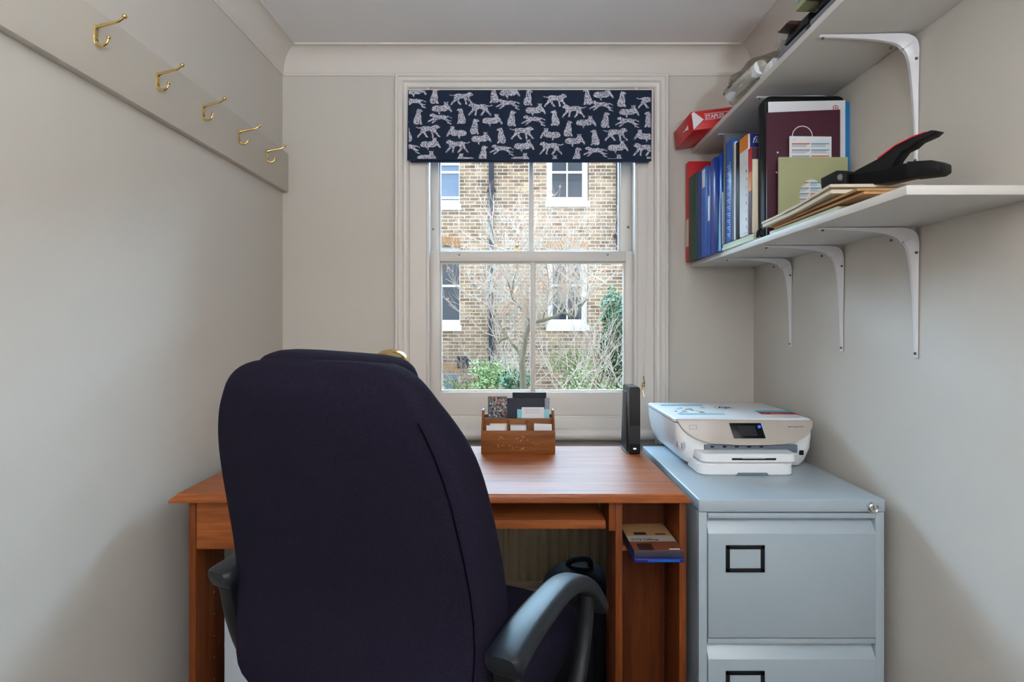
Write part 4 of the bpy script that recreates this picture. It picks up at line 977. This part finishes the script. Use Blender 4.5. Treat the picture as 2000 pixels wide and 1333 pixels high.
# output slot
mb = MB(); a = P(1375, 884, 1.728); b = P(1556, 869, 1.728); mb.box((a.x, 1.722, a.z), (b.x, 1.74, b.z), 'slot', .001)
for i in range(5): mb.box((PXX(1388 + i * 24, 1.72), 1.7205, a.z + .016), (PXX(1395 + i * 24, 1.72), 1.7235, a.z + .021), 'black')
mb.build('output_slot', pr_)
def tray(x0, x1, yf, yb_, z0, z1, r, m): 
    t_ = MB(); t_.loft([plan(x0 + .003, x1 - .003, yf + .003, yb_, 0, r, z0), plan(x0, x1, yf, yb_, 0, r, z0 + .003), plan(x0, x1, yf, yb_, 0, r, z1 - .003), plan(x0 + .002, x1 - .002, yf + .003, yb_, 0, r, z1)], m); return t_
xt0, xt1 = PXX(1368, 1.668), PXX(1558, 1.668)
t_ = tray(xt0 + .001, xt1 - .002, 1.662, 1.76, ZCB + .035, ZCB + .060, .022, 'printer')
t_.box((PXX(1430, 1.66), 1.6605, ZCB + .043), (PXX(1516, 1.66), 1.663, ZCB + .0485), 'black'); t_.box((PXX(1450, 1.66), 1.659, ZCB + .0475), (PXX(1495, 1.66), 1.663, ZCB + .0495), 'printer_grey'); t_.build('photo_tray', pr_)
xt0, xt1 = PXX(1366, 1.65), PXX(1553, 1.65)
t_ = tray(xt0, xt1, 1.650, 1.76, ZCB + .0008, ZCB + .0335, .026, 'printer')
t_.slab([(PXX(1438, 1.65), 1.6490, ZCB + .0006), (PXX(1502, 1.65), 1.6490, ZCB + .0006), (PXX(1498, 1.65), 1.6490, ZCB + .009), (PXX(1441, 1.65), 1.6490, ZCB + .009)], (0, .003, 0), 'slot'); t_.build('paper_tray', pr_)
mb = MB(); T = Matrix.Translation(P(1329, 869, 1.752)) @ Matrix.Rotation(math.radians(-55), 4, 'Z') @ Matrix.Rotation(PI / 2, 4, 'X')
mb.lathe([(0, 0), (.0205, 0), (.0205, .0035), (.018, .005), (0, .005)], 'printer_grey', 26, T); mb.box((-.009, -.008, .004), (-.007, .01, .0062), 'slot', T=T); mb.box((.008, -.01, .004), (.0105, .008, .0062), 'slot', T=T)
mb.build('round_flap', pr_)
mb = MB(); c = P(1564, 884, 1.735); mb.box((c.x - .006, 1.7285, c.z - .007), (c.x + .006, 1.735, c.z + .007), 'black', .0005); mb.build('badge', pr_, label='tiny black square sticker')

# ================================================================== DESK
ZD = .722; DY0 = 1.452; DY1 = 2.02; dL, dR = PXX(328, 1.44), PXX(1351, 1.44)
desk = empty('computer_desk', ((dL + dR) / 2, 1.74, 0), 'cherry wood computer desk under the window, left of the filing cabinet', 'desk')
mb = MB(); edge = [(0.0, -.0), (.012, -.0), ]
def top_ring(ins, z): return [(dL + ins, DY1, z), (dL + ins, DY0 - .012 + ins, z), (dR - ins, DY0 - .012 + ins, z), (dR - ins, DY1, z)]
mb.loft([top_ring(.006, ZD - .0205), top_ring(.001, ZD - .0195), top_ring(0, ZD - .017), top_ring(.001, ZD - .012), top_ring(.012, ZD - .0035), top_ring(.0135, ZD - .0035), top_ring(.0145, ZD), top_ring(.02, ZD)], 'desk')
mb.build('desktop', desk)
zu = ZD - .0205
YF0 = 1.468
def dxp(px, y=1.462): return PXX(px, y)
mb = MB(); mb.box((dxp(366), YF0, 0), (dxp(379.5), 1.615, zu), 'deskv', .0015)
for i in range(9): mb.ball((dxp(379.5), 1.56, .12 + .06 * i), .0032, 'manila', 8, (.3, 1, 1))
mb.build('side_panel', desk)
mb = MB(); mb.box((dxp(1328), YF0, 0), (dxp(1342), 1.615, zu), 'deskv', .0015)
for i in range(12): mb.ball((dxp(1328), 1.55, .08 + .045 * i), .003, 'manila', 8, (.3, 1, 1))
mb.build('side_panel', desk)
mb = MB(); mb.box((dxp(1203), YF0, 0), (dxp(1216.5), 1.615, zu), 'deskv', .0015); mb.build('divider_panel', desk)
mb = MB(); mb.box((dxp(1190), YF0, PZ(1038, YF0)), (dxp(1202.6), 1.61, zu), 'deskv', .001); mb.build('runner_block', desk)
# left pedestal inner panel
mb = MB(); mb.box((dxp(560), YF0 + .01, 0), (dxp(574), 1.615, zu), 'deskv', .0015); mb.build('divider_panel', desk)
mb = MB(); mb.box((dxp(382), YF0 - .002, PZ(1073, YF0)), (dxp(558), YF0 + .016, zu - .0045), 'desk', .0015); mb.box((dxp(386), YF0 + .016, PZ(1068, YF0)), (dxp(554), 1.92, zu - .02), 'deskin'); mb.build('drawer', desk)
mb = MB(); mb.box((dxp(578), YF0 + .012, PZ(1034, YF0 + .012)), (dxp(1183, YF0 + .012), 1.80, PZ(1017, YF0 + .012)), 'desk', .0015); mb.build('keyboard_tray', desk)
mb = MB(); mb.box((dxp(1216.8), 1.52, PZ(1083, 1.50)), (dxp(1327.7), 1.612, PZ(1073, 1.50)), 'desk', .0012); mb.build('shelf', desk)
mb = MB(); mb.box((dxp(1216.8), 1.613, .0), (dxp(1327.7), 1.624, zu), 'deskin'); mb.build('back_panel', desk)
for x in (dxp(380), dxp(1300)): mb = MB(); mb.box((x, 1.96, 0), (x + .035, 1.995, zu), 'deskv', .002); mb.build('leg', desk)

# software boxes on the small shelf
zsf = PZ(1073, 1.50)
mb = MB(); x0_, x1_ = .300, .432; T = Matrix.Translation((.3625, 1.510, zsf)) @ Matrix.Rotation(math.radians(.5), 4, 'Z') @ Matrix.Diagonal((.94, 1, 1, 1))
mb.box((-.067, -.098, .0006), (.067, .10, .011), 'navy', .0015, T=T)
mb.box((-.03, -.0986, .003), (.055, -.0975, .0075), 'blue3', T=T)
mb.build('dvd_case', None, 'dark blue case under the brown software box in the desk side shelf', 'case')
mb = MB(); mb.box((-.066, -.094, .0115), (.066, .098, .029), 'darkink', .0012, T=T)
mb.box((-.0655, -.050, .0288), (.0655, .0, .0296), 'rust', T=T) if False else None
zt3 = .0296
mb.box((-.0655, -.0935, .0285), (.0655, -.035, zt3), 'brownred', T=T); mb.box((-.0655, -.035, .0285), (.0655, .005, zt3), 'beige', T=T); mb.box((-.0655, .005, .0285), (.0655, .0975, zt3), 'manila', T=T)
mb.box((-.04, .01, .0292), (-.005, .03, .0299), 'darkink', T=T); mb.box((.02, .012, .0292), (.05, .02, .0299), 'darkink', T=T); mb.box((-.05, -.09, .0292), (-.01, -.05, .0299), 'brown', T=T)
mb.text('CTS Office', .017, 'darkink', T @ Matrix.Translation((-.058, -.028, zt3 + .0002)), .0001, bold=.0003)
mb.box((.03, -.088, .0292), (.058, -.082, .0299), 'paper', T=T)
mb.build('software_box', None, 'brown and white software box lying in the desk side shelf', 'box')

# white box file under the desk, left
mb = MB(); mb.box((dxp(438, 1.52), 1.52, .001), (dxp(438, 1.52) + .085, 1.80, PZ(1176, 1.52)), 'printer_grey', .002)
mb.build('magazine_file', None, 'white magazine file on the floor under the left of the desk', 'magazine file')
mb = MB(); mb.slab([(dxp(428, 1.56), 1.575, PZ(1226, 1.56)), (dxp(437, 1.56), 1.575, PZ(1222, 1.56)), (dxp(437, 1.56), 1.575, PZ(1188, 1.56))], (0, .10, 0), 'paper') if False else None

# backpack under desk
bp_ = empty('backpack', (.24, 1.80, 0), 'black backpack standing on the floor under the desk', 'backpack')
b_ = bmesh.new(); bmesh.ops.create_icosphere(b_, subdivisions=4, radius=1); mb = MB()
for v in b_.verts:
    n_ = mnoise.noise(v.co * 1.8) * .12 + mnoise.noise(v.co * 5) * .05
    x, y, z = v.co; e_ = lambda t: math.copysign(abs(t) ** .6, t)
    v.co = Vector((.195 + e_(x) * .112 * (1 + n_ * .4), 1.76 + e_(y) * .10 * (1 + n_ * .5), max(.0, .205 + e_(z) * .205 * (1 + n_ * .5))))
mb.bm(b_, 'bagfabric'); mb.build('body', bp_)
mb = MB(); mb.tube(smooth_pts([(.17, 1.76, .385), (.175, 1.75, .425), (.23, 1.75, .43), (.24, 1.76, .385)], 6), .009, 'bagfabric', 8); mb.build('handle', bp_)
mb = MB(); mb.box((.08, 1.635, .05), (.24, 1.70, .26), 'bagfabric', .02, 4); 
mb.build('front_pocket', bp_)
for x, z in ((.175, .245), (.178, .19)): mb = MB(); mb.ball((x, 1.634, z), .003, 'chrome', 8); mb.build('zip_pull', bp_)

# radiator
ra = empty('radiator', (.05, 2.25, 0), 'cream panel radiator on the wall beneath the window, behind the desk', 'radiator')
mb = MB(); rx0, rx1 = -.55, .60; rings = []
n = 116; rz0, rz1 = .12, .60
prof_ = []
for i in range(n + 1):
    x = rx0 + (rx1 - rx0) * i / n; prof_.append((x, 2.215 + .008 * (1 if (i // 2) % 2 else 0)))
rings = [[(x, y, z) for x, y in prof_] for z in (rz0 + .03, rz1 - .03)]
mb.loft(rings, 'radiator', caps=False, closed=False)
mb.box((rx0, 2.213, rz0), (rx1, 2.24, rz0 + .03), 'radiator', .004); mb.box((rx0, 2.213, rz1 - .03), (rx1, 2.24, rz1), 'radiator', .004); mb.box((rx0, 2.226, rz0), (rx1, 2.245, rz1), 'radiator', .002)
mb.build('panel', ra)
for x in (-.4, .4): mb = MB(); mb.box((x, 2.245, .2), (x + .04, YB - .001, .55), 'radiator'); mb.build('wall_bracket', ra)
mb = MB(); mb.tube([(.63, 2.23, .0), (.63, 2.23, .15), (.60, 2.23, .15)], .008, 'radiator', 10); mb.build('pipe', ra)

# ================================================================== ORGANISER, ROUTER, LAMP ON THE DESK
oy0 = 1.905; oy1 = 2.005; ox0, ox1 = PXX(939.5, oy0), PXX(1084.5, oy0); oz1 = PZ(842, oy0)
org_ = empty('letter_rack', ((ox0 + ox1) / 2, (oy0 + oy1) / 2, ZD), 'stained wooden letter rack with compartments on the desk before the window', 'letter rack')
t_ = .007; zm = PZ(817.5, 1.955); zr = PZ(798, 2.0)
mb = MB(); mb.box((ox0, oy0, ZD), (ox1, oy0 + t_, oz1), 'box_wood', .0015)
r_ = random.Random(21)
for (gx, gz, n_) in ((979, 858, 5), (1010, 860, 4), (1024, 857, 6), (978, 870, 3), (1002, 874, 5), (1045, 868, 4), (1016, 876, 4)):
    for i in range(n_):
        c = P(gx + r_.uniform(-7, 7), gz + r_.uniform(-4, 4), oy0 - .0006); s_ = r_.uniform(.0008, .0022)
        mb.slab([(c.x, c.y, c.z - s_), (c.x + s_, c.y, c.z), (c.x, c.y, c.z + s_), (c.x - s_, c.y, c.z)], (0, .0008, 0), 'gold')
mb.build('front_panel', org_, label='front panel with worn gold floral print')
for x in (ox0, ox1 - t_):
    mb = MB(); mb.slab([(x, oy0 + t_, ZD), (x, oy1, ZD), (x, oy1, zr), (x, 1.958, zr), (x, 1.952, zm + .004), (x, 1.945, zm), (x, oy0 + t_ + .012, oz1 + .012), (x, oy0 + t_, oz1)], (t_, 0, 0), 'box_wood', .001); mb.build('side_panel', org_)
mb = MB(); mb.box((ox0 + t_, oy1 - t_, ZD), (ox1 - t_, oy1, zr - .02), 'box_wood', .001); mb.build('back_panel', org_)
mb = MB(); mb.box((ox0 + t_, 1.951, ZD), (ox1 - t_, 1.957, zm), 'box_wood', .001); mb.build('partition', org_)
for px in (992, 1030.5): mb = MB(); mb.box((PXX(px, 1.93) - .0025, oy0 + t_, ZD), (PXX(px, 1.93) + .0025, 1.951, zm - .006), 'box_wood', .0008); mb.build('partition', org_)
mb = MB(); mb.box((ox0 + t_, oy0 + t_, ZD), (ox1 - t_, oy1 - t_, ZD + .005), 'box_wood'); mb.build('base', org_)
def card(px0, py, px1, y, th, m, name, label, cat_, group=None, zb=None, deco=None, tilt=0):
    a = P(px0, py, y); b = P(px1, py, y); mb_ = MB(); mb_.slab([(a.x, y, ZD + .0055), (b.x, y, ZD + .0055), (b.x, y, a.z + tilt), (a.x, y, a.z)], (0, th, 0), m, .0003)
    if deco: deco(mb_, a, b, y)
    return mb_.build(name, None, label, cat_, group)
G2 = 'business cards in the front of the letter rack'
card(950, 832, 986, 1.919, .0045, 'paper', 'business_card', 'white cards in the left front compartment of the letter rack', 'card', G2)
card(957, 828, 991.0, 1.926, .003, 'cream', 'business_card', 'cream card standing behind the white ones in the left front compartment', 'card', G2)
card(996.5, 830.5, 1028, 1.922, .005, 'paper', 'business_card', 'white cards in the middle front compartment of the letter rack', 'card', G2, deco=lambda m_, a, b, y: m_.box((a.x, y - .0004, a.z - .0018), (b.x, y + .0004, a.z - .0006), 'green'))
card(1043, 828, 1078, 1.922, .0055, 'paper', 'business_card', 'white cards in the right front compartment of the letter rack', 'card', G2, tilt=-.003)
def photo_deco(m_, a, b, y):
    r5 = random.Random(31)
    for i in range(170):
        x = r5.uniform(a.x + .003, b.x - .006); z = r5.uniform(a.z - .075, a.z - .006); s_ = r5.uniform(.003, .009)
        m_.slab([(x, y - .0003, z), (x + s_, y - .0003, z + s_ * r5.uniform(-.5, .5)), (x + s_ * r5.uniform(0, 1), y - .0003, z + s_)], (0, .0004, 0), r5.choice(('paper', 'darkink', 'beige', 'darkink', 'rust', 'paper', 'ink')))
card(953, 774.5, 990.5, 1.968, .0012, 'grey', 'photo_print', 'photograph of a crowd standing in the back left of the letter rack', 'photo', deco=photo_deco)
card(1001, 767, 1067, 1.990, .006, 'leather', 'wallet', 'black wallet standing tallest at the back of the letter rack', 'wallet')
card(989, 778, 1073, 1.980, .004, 'darkink', 'postcard', 'dark postcard in front of the black wallet in the letter rack', 'postcard')
card(1064, 779, 1072.5, 1.9735, .003, 'ink', 'leaflet', 'narrow grey leaflet at the back right of the letter rack', 'leaflet')
card(1010, 800, 1073, 1.970, .0018, 'cyan', 'leaflet', 'pale blue leaflet behind the white cards in the back of the letter rack', 'leaflet')
def lines(m_, a, b, y):
    for i in range(3): m_.box((a.x + .01, y - .0003, a.z - .008 - .006 * i), (b.x - .015, y + .0002, a.z - .0072 - .006 * i), 'ink')
card(1019, 796, 1063, 1.966, .0018, 'paper', 'index_card', 'white index card with grey lines in the back compartment of the letter rack', 'card', deco=lines)

# router
rt = empty('broadband_router', (.41, 1.94, ZD), 'slim black upright router on the back right corner of the desk', 'router')
yf = 1.893; rx0_, rx1_ = PXX(1229, yf), PXX(1250.5, yf); zrt = PZ(757, yf)
mb = MB()
def rpl(z, ins, dy=0): return [(rx0_ + ins, yf + ins + dy, z), (rx1_ - ins, yf + ins + dy, z), (rx1_ - ins, 2.005 - ins, z), (rx0_ + ins, 2.005 - ins, z)]
mb.loft([rpl(ZD + .0005, .003), rpl(ZD + .004, 0), rpl(zrt - .006, .0), rpl(zrt, .003)], 'gloss_black'); mb.build('case', rt)
mb = MB(); mb.slab([(rx0_ - .006, yf + .02, ZD + .0005), (rx0_ - .006, 2.01, ZD + .0005), (rx0_ - .001, 2.0, zrt - .02), (rx0_ - .001, yf + .05, zrt - .02)], (.006, 0, 0), 'black', .001); mb.box((rx0_ - .008, yf + .015, ZD + .0003), (rx0_, 2.005, ZD + .006), 'grey', .001); mb.build('stand', rt)
mb = MB(); xm = (rx0_ + rx1_) / 2; mb.box((xm - .005, yf - .0006, PZ(878.5, yf)), (xm + .005, yf + .001, PZ(875.5, yf)), 'led'); mb.build('status_light', rt, label='small white glowing light')
mb = MB(); mb.box((rx0_ + .001, yf - .0004, PZ(868, yf)), (rx1_ - .001, yf + .001, PZ(832, yf)), 'screen'); mb.build('front_badge', rt)

# brass lamp behind the chair
yl_ = 1.80; lx = PXX(764, yl_); lz = PZ(682, yl_)
lp = empty('desk_lamp', (lx, yl_, ZD), 'brass desk lamp mostly hidden behind the office chair', 'lamp')
T = Matrix.Translation((lx, yl_, 0))
mb = MB(); mb.lathe([(0, ZD), (.06, ZD), (.06, ZD + .008), (.045, ZD + .018), (.01, ZD + .024), (0, ZD + .025)], 'brass', 32, T); mb.build('base', lp)
mb = MB(); mb.lathe([(.006, ZD + .02), (.006, lz - .03)], 'brass', 14, T); mb.build('stem', lp)
mb = MB(); pf = [(.054 * math.sin(math.radians(a)), lz - .034 + .034 * math.cos(math.radians(a))) for a in range(0, 91, 9)]
mb.lathe([(.0001, lz)] + pf[1:] + [(.055, lz - .05), (.0535, lz - .05), (.0525, lz - .034), (.03, lz - .008), (.0001, lz - .0025)], 'brass', 36, T); mb.build('lamp_shade', lp)

# ================================================================== OFFICE CHAIR
ANG = math.radians(25); U = Vector((math.cos(ANG), -math.sin(ANG), 0)); Fd = Vector((math.sin(ANG), math.cos(ANG), 0)); CO = Vector((-.295, .975, 0))
def C(u, f_, z): return CO + U * u + Fd * f_ + Vector((0, 0, z))
seatc = C(0, .30, 0)
chair = empty('office_chair', (seatc.x, seatc.y, 0), 'high-backed dark aubergine office chair with black arms, seen from behind', 'office chair')
rowsC = [(.47, .20, -.005), (.485, .245, -.008), (.51, .268, -.01), (.55, .274, -.006), (.60, .278, 0), (.65, .280, .004), (.70, .280, .0), (.75, .278, -.008), (.80, .275, -.02), (.85, .270, -.033), (.89, .266, -.043), (.93, .259, -.054), (.965, .250, -.063), (.99, .241, -.069), (1.015, .230, -.075), (1.035, .217, -.079), (1.055, .206, -.082), (1.072, .192, -.082), (1.086, .172, -.080), (1.096, .145, -.076), (1.102, .10, -.07)]
def sect(hw, r, z, th, crown, n=10):
    # plan outline: gently bowed rear face, rounded sides, front face
    pts = []; rc = min(.03, th * .45)
    for i in range(n + 1): t = -1 + 2 * i / n; pts.append((t * (hw - rc), r - crown * (1 - t * t)))
    for i in range(1, 6): a_ = -PI / 2 + PI / 2 * i / 6; pts.append((hw - rc + rc * math.cos(a_), r + rc + rc * math.sin(a_)))
    for i in range(0, 6): a_ = PI / 2 * i / 6; pts.append((hw - rc + rc * math.cos(a_), r + th - rc + rc * math.sin(a_)))
    for i in range(n + 1): t = 1 - 2 * i / n; pts.append((t * (hw - rc), r + th + .01 * (1 - t * t)))
    for i in range(1, 6): a_ = PI / 2 + PI / 2 * i / 6; pts.append((-hw + rc + rc * math.cos(a_), r + th - rc + rc * math.sin(a_)))
    for i in range(0, 6): a_ = PI + PI / 2 * i / 6; pts.append((-hw + rc + rc * math.cos(a_), r + rc + rc * math.sin(a_)))
    return [C(p[0], p[1], z) for p in pts]
mb = MB(); rings = []
def thick(z): return .10 if z < .95 else .10 - .5 * (z - .95) ** 1 * .6
for z, hw, r in rowsC: rings.append(sect(hw, r, z, max(.05, thick(z)), .014 if .5 < z < 1.07 else .006))
mb.loft(rings, 'fabric'); bk = mb.build('backrest', chair); sd = bk.modifiers.new('soft', 'SUBSURF'); sd.levels = 1; sd.render_levels = 1
# piped seam where the rear panel meets the side
sp = [C(hw - .022, r - .0005, z) for z, hw, r in rowsC[2:15]]; spl = [C(-hw + .016, r - .0003, z) for z, hw, r in rowsC[2:13]]
for q in (sp,): mb = MB(); mb.tube(q, .0012, 'seam', 6); mb.build('seam', bk)
# head cushion wrapping over the top
mb = MB(); rings = []
for u_, s_ in ((-.158, .35), (-.152, .68), (-.136, .9), (-.10, 1), (0, 1), (.085, 1), (.115, .97), (.132, .86), (.142, .66), (.146, .3)):
    ring = []
    for j in range(20):
        a_ = 2 * PI * j / 20; ca, sa = math.cos(a_), math.sin(a_); sq = lambda t: math.copysign(abs(t) ** .75, t)
        ring.append(C(u_, -.015 + sq(ca) * .066 * s_, 1.044 + sq(sa) * (.076 - .012 * (u_ + .17) / .33) * s_))
    rings.append(ring)
mb.loft(rings, 'fabric'); hd = mb.build('head_cushion', chair); sd = hd.modifiers.new('soft', 'SUBSURF'); sd.levels = 1; sd.render_levels = 1
# seat
mb = MB(); rings = []
for f_, hw, zt_, zb_ in ((.06, .20, .485, .42), (.08, .24, .505, .40), (.14, .262, .515, .395), (.28, .27, .515, .395), (.42, .268, .52, .395), (.50, .262, .515, .40), (.545, .245, .495, .41), (.56, .2, .47, .425)):
    ring = []
    for j in range(28):
        a_ = 2 * PI * j / 28; ca, sa = math.cos(a_), math.sin(a_); sq = lambda t: math.copysign(abs(t) ** .5, t)
        ring.append(C(sq(ca) * hw, f_, (zt_ + zb_) / 2 + sq(sa) * (zt_ - zb_) / 2))
    rings.append(ring)
mb.loft(rings, 'fabric'); se = mb.build('seat', chair); sd = se.modifiers.new('soft', 'SUBSURF'); sd.levels = 1; sd.render_levels = 1
for q in ([C(.225, f_, .518) for f_ in (.13, .2, .3, .4, .5)], [C(-.225, f_, .518) for f_ in (.13, .2, .3, .4, .5)], [C(u_ / 10, .30, .5235) for u_ in (-2.2, -1, 0, 1, 2.2)]):
    mb = MB(); mb.tube(q, .0022, 'seam', 6); mb.build('seam', se)
# arms
def arm(sgn):
    rings = []; dz = 0 if sgn > 0 else .012; path = [(-.025, .676), (.0, .682), (.06, .690), (.14, .692), (.22, .688), (.29, .672), (.36, .640), (.42, .598), (.47, .552), (.49, .53)]
    pts = smooth_pts([(s, 0, z + dz) for s, z in path], 3); n = len(pts); mb_ = MB()
    for i, p in enumerate(pts):
        t = (pts[min(i + 1, n - 1)] - pts[max(i - 1, 0)]).normalized(); nr = Vector((-t.z, 0, t.x)); u = i / (n - 1)
        hw = (.031 - .010 * u) * (.75 if i == 0 else .95 if i == 1 else 1); th = (.020 - .006 * u) * (.7 if i == 0 else 1)
        ring = []
        for j in range(16):
            a_ = 2 * PI * j / 16; q = lambda t_: math.copysign(abs(t_) ** .55, t_)
            o_ = nr * (q(math.sin(a_)) * th - th); ring.append(C((.315 if sgn > 0 else -.288) + q(math.cos(a_)) * hw, p.x + o_.x, p.z + o_.z))
        rings.append(ring)
    mb_.loft(rings, 'rubber'); am = mb_.build('armrest', chair)
    mb_ = MB()
    def bar(path, hw, th):
        pts = smooth_pts([(s, 0, z) for s, z in path], 4); n = len(pts); rg_ = []
        for i, p in enumerate(pts):
            t = (pts[min(i + 1, n - 1)] - pts[max(i - 1, 0)]).normalized(); nr = Vector((-t.z, 0, t.x)); rg1 = []
            for j in range(12):
                a_ = 2 * PI * j / 12; q = lambda t_: math.copysign(abs(t_) ** .6, t_); o_ = nr * q(math.sin(a_)) * th
                rg1.append(C((.310 if sgn > 0 else -.284) + q(math.cos(a_)) * hw, p.x + o_.x, p.z + o_.z))
            rg_.append(rg1)
        mb_.loft(rg_, 'black')
    bar([(.004, .655), (.02, .58), (.05, .50), (.10, .43), (.16, .40)], .018, .016)
    bar([(.40, .59), (.385, .52), (.35, .45), (.29, .405), (.16, .40)], .017, .015)
    mb_.box((0, 0, 0), (.001, .001, .001), 'black') if False else None
    mb_.build('arm_support', am)
    mb_ = MB(); rg_ = [[C(sgn * (.30 - .165 * k), f_, z) for f_, z in ((.13, .385), (.19, .385), (.19, .405), (.13, .405))] for k in (0, 1)]
    mb_.loft(rg_, 'black'); mb_.build('arm_bracket', am)
arm(1); arm(-1)
# back stay, column, base, castors
mb = MB(); mb.loft([[C(u_, f_ + d_, z) for u_, d_ in ((-.04, 0), (.04, 0), (.04, .012), (-.04, .012))] for f_, z in ((.08, .62), (.085, .5), (.10, .40), (.14, .375), (.2, .37))], 'black'); mb.box((-.1, .16, .37), (.1, .4, .395), 'black', .004, T=Matrix(((U.x, Fd.x, 0, CO.x), (U.y, Fd.y, 0, CO.y), (0, 0, 1, 0), (0, 0, 0, 1)))); mb.build('tilt_mechanism', chair)
T = Matrix.Translation((seatc.x, seatc.y, 0)); mb = MB(); mb.lathe([(.028, .10), (.028, .24), (.016, .24), (.016, .38)], 'black', 20, T); mb.build('gas_column', chair)
mb = MB(); mb.lathe([(0, .075), (.045, .075), (.05, .09), (.045, .12), (0, .125)], 'black', 20, T)
for k in range(5):
    a_ = 2 * PI * k / 5 + .3; d_ = Vector((math.cos(a_), math.sin(a_), 0)); mb.tube([seatc + d_ * .03 + Vector((0, 0, .10)), seatc + d_ * .15 + Vector((0, 0, .092)), seatc + d_ * .27 + Vector((0, 0, .07))], [.022, .018, .013], 'black', 10, .8)
sb = mb.build('star_base', chair)
for k in range(5):
    a_ = 2 * PI * k / 5 + .3; d_ = Vector((math.cos(a_), math.sin(a_), 0)); c = seatc + d_ * .265; sdv = Vector((-d_.y, d_.x, 0)); mb = MB()
    for s_ in (-.014, .014):
        Tw = Matrix.Translation(c + sdv * s_ + Vector((0, 0, .026))) @ (sdv.to_track_quat('Z', 'Y').to_matrix().to_4x4()); mb.lathe([(0, -.009), (.022, -.009), (.0255, -.005), (.0255, .005), (.022, .009), (0, .009)], 'black', 18, Tw)
    mb.tube([c + Vector((0, 0, .03)), c + Vector((0, 0, .07))], .007, 'black', 8); mb.build('castor', sb)

# ================================================================== ADDED FILL LAMP (unseen uplighter behind the camera)
cl = empty('fill_uplighter', (.30, -1.15, 0), 'white uplighter added as unseen fill light behind the camera', 'fill light')
T = Matrix.Translation((.30, -1.15, 0))
mb = MB(); mb.lathe([(0, 0), (.13, 0), (.13, .012), (.02, .02), (0, .02)], 'white', 32, T); mb.build('base', cl)
mb = MB(); mb.lathe([(.011, .015), (.011, 1.08)], 'white', 14, T); mb.build('pole', cl)
mb = MB(); mb.lathe([(.012, 1.06), (.08, 1.09), (.15, 1.17), (.16, 1.20), (.155, 1.20), (.14, 1.17), (.07, 1.105), (.001, 1.10)], 'white', 32, T); mb.build('lamp_shade', cl)
la = area_light('fill_light', (.30, -1.15, 1.16), (.27, -1.0, 2.3), .24, .24, 124, (.80, .90, 1.0), 'DISK')  # added fill light, bounced off the ceiling to brighten the room
la.parent = cl; la.matrix_parent_inverse = Matrix.Translation(cl.location).inverted()
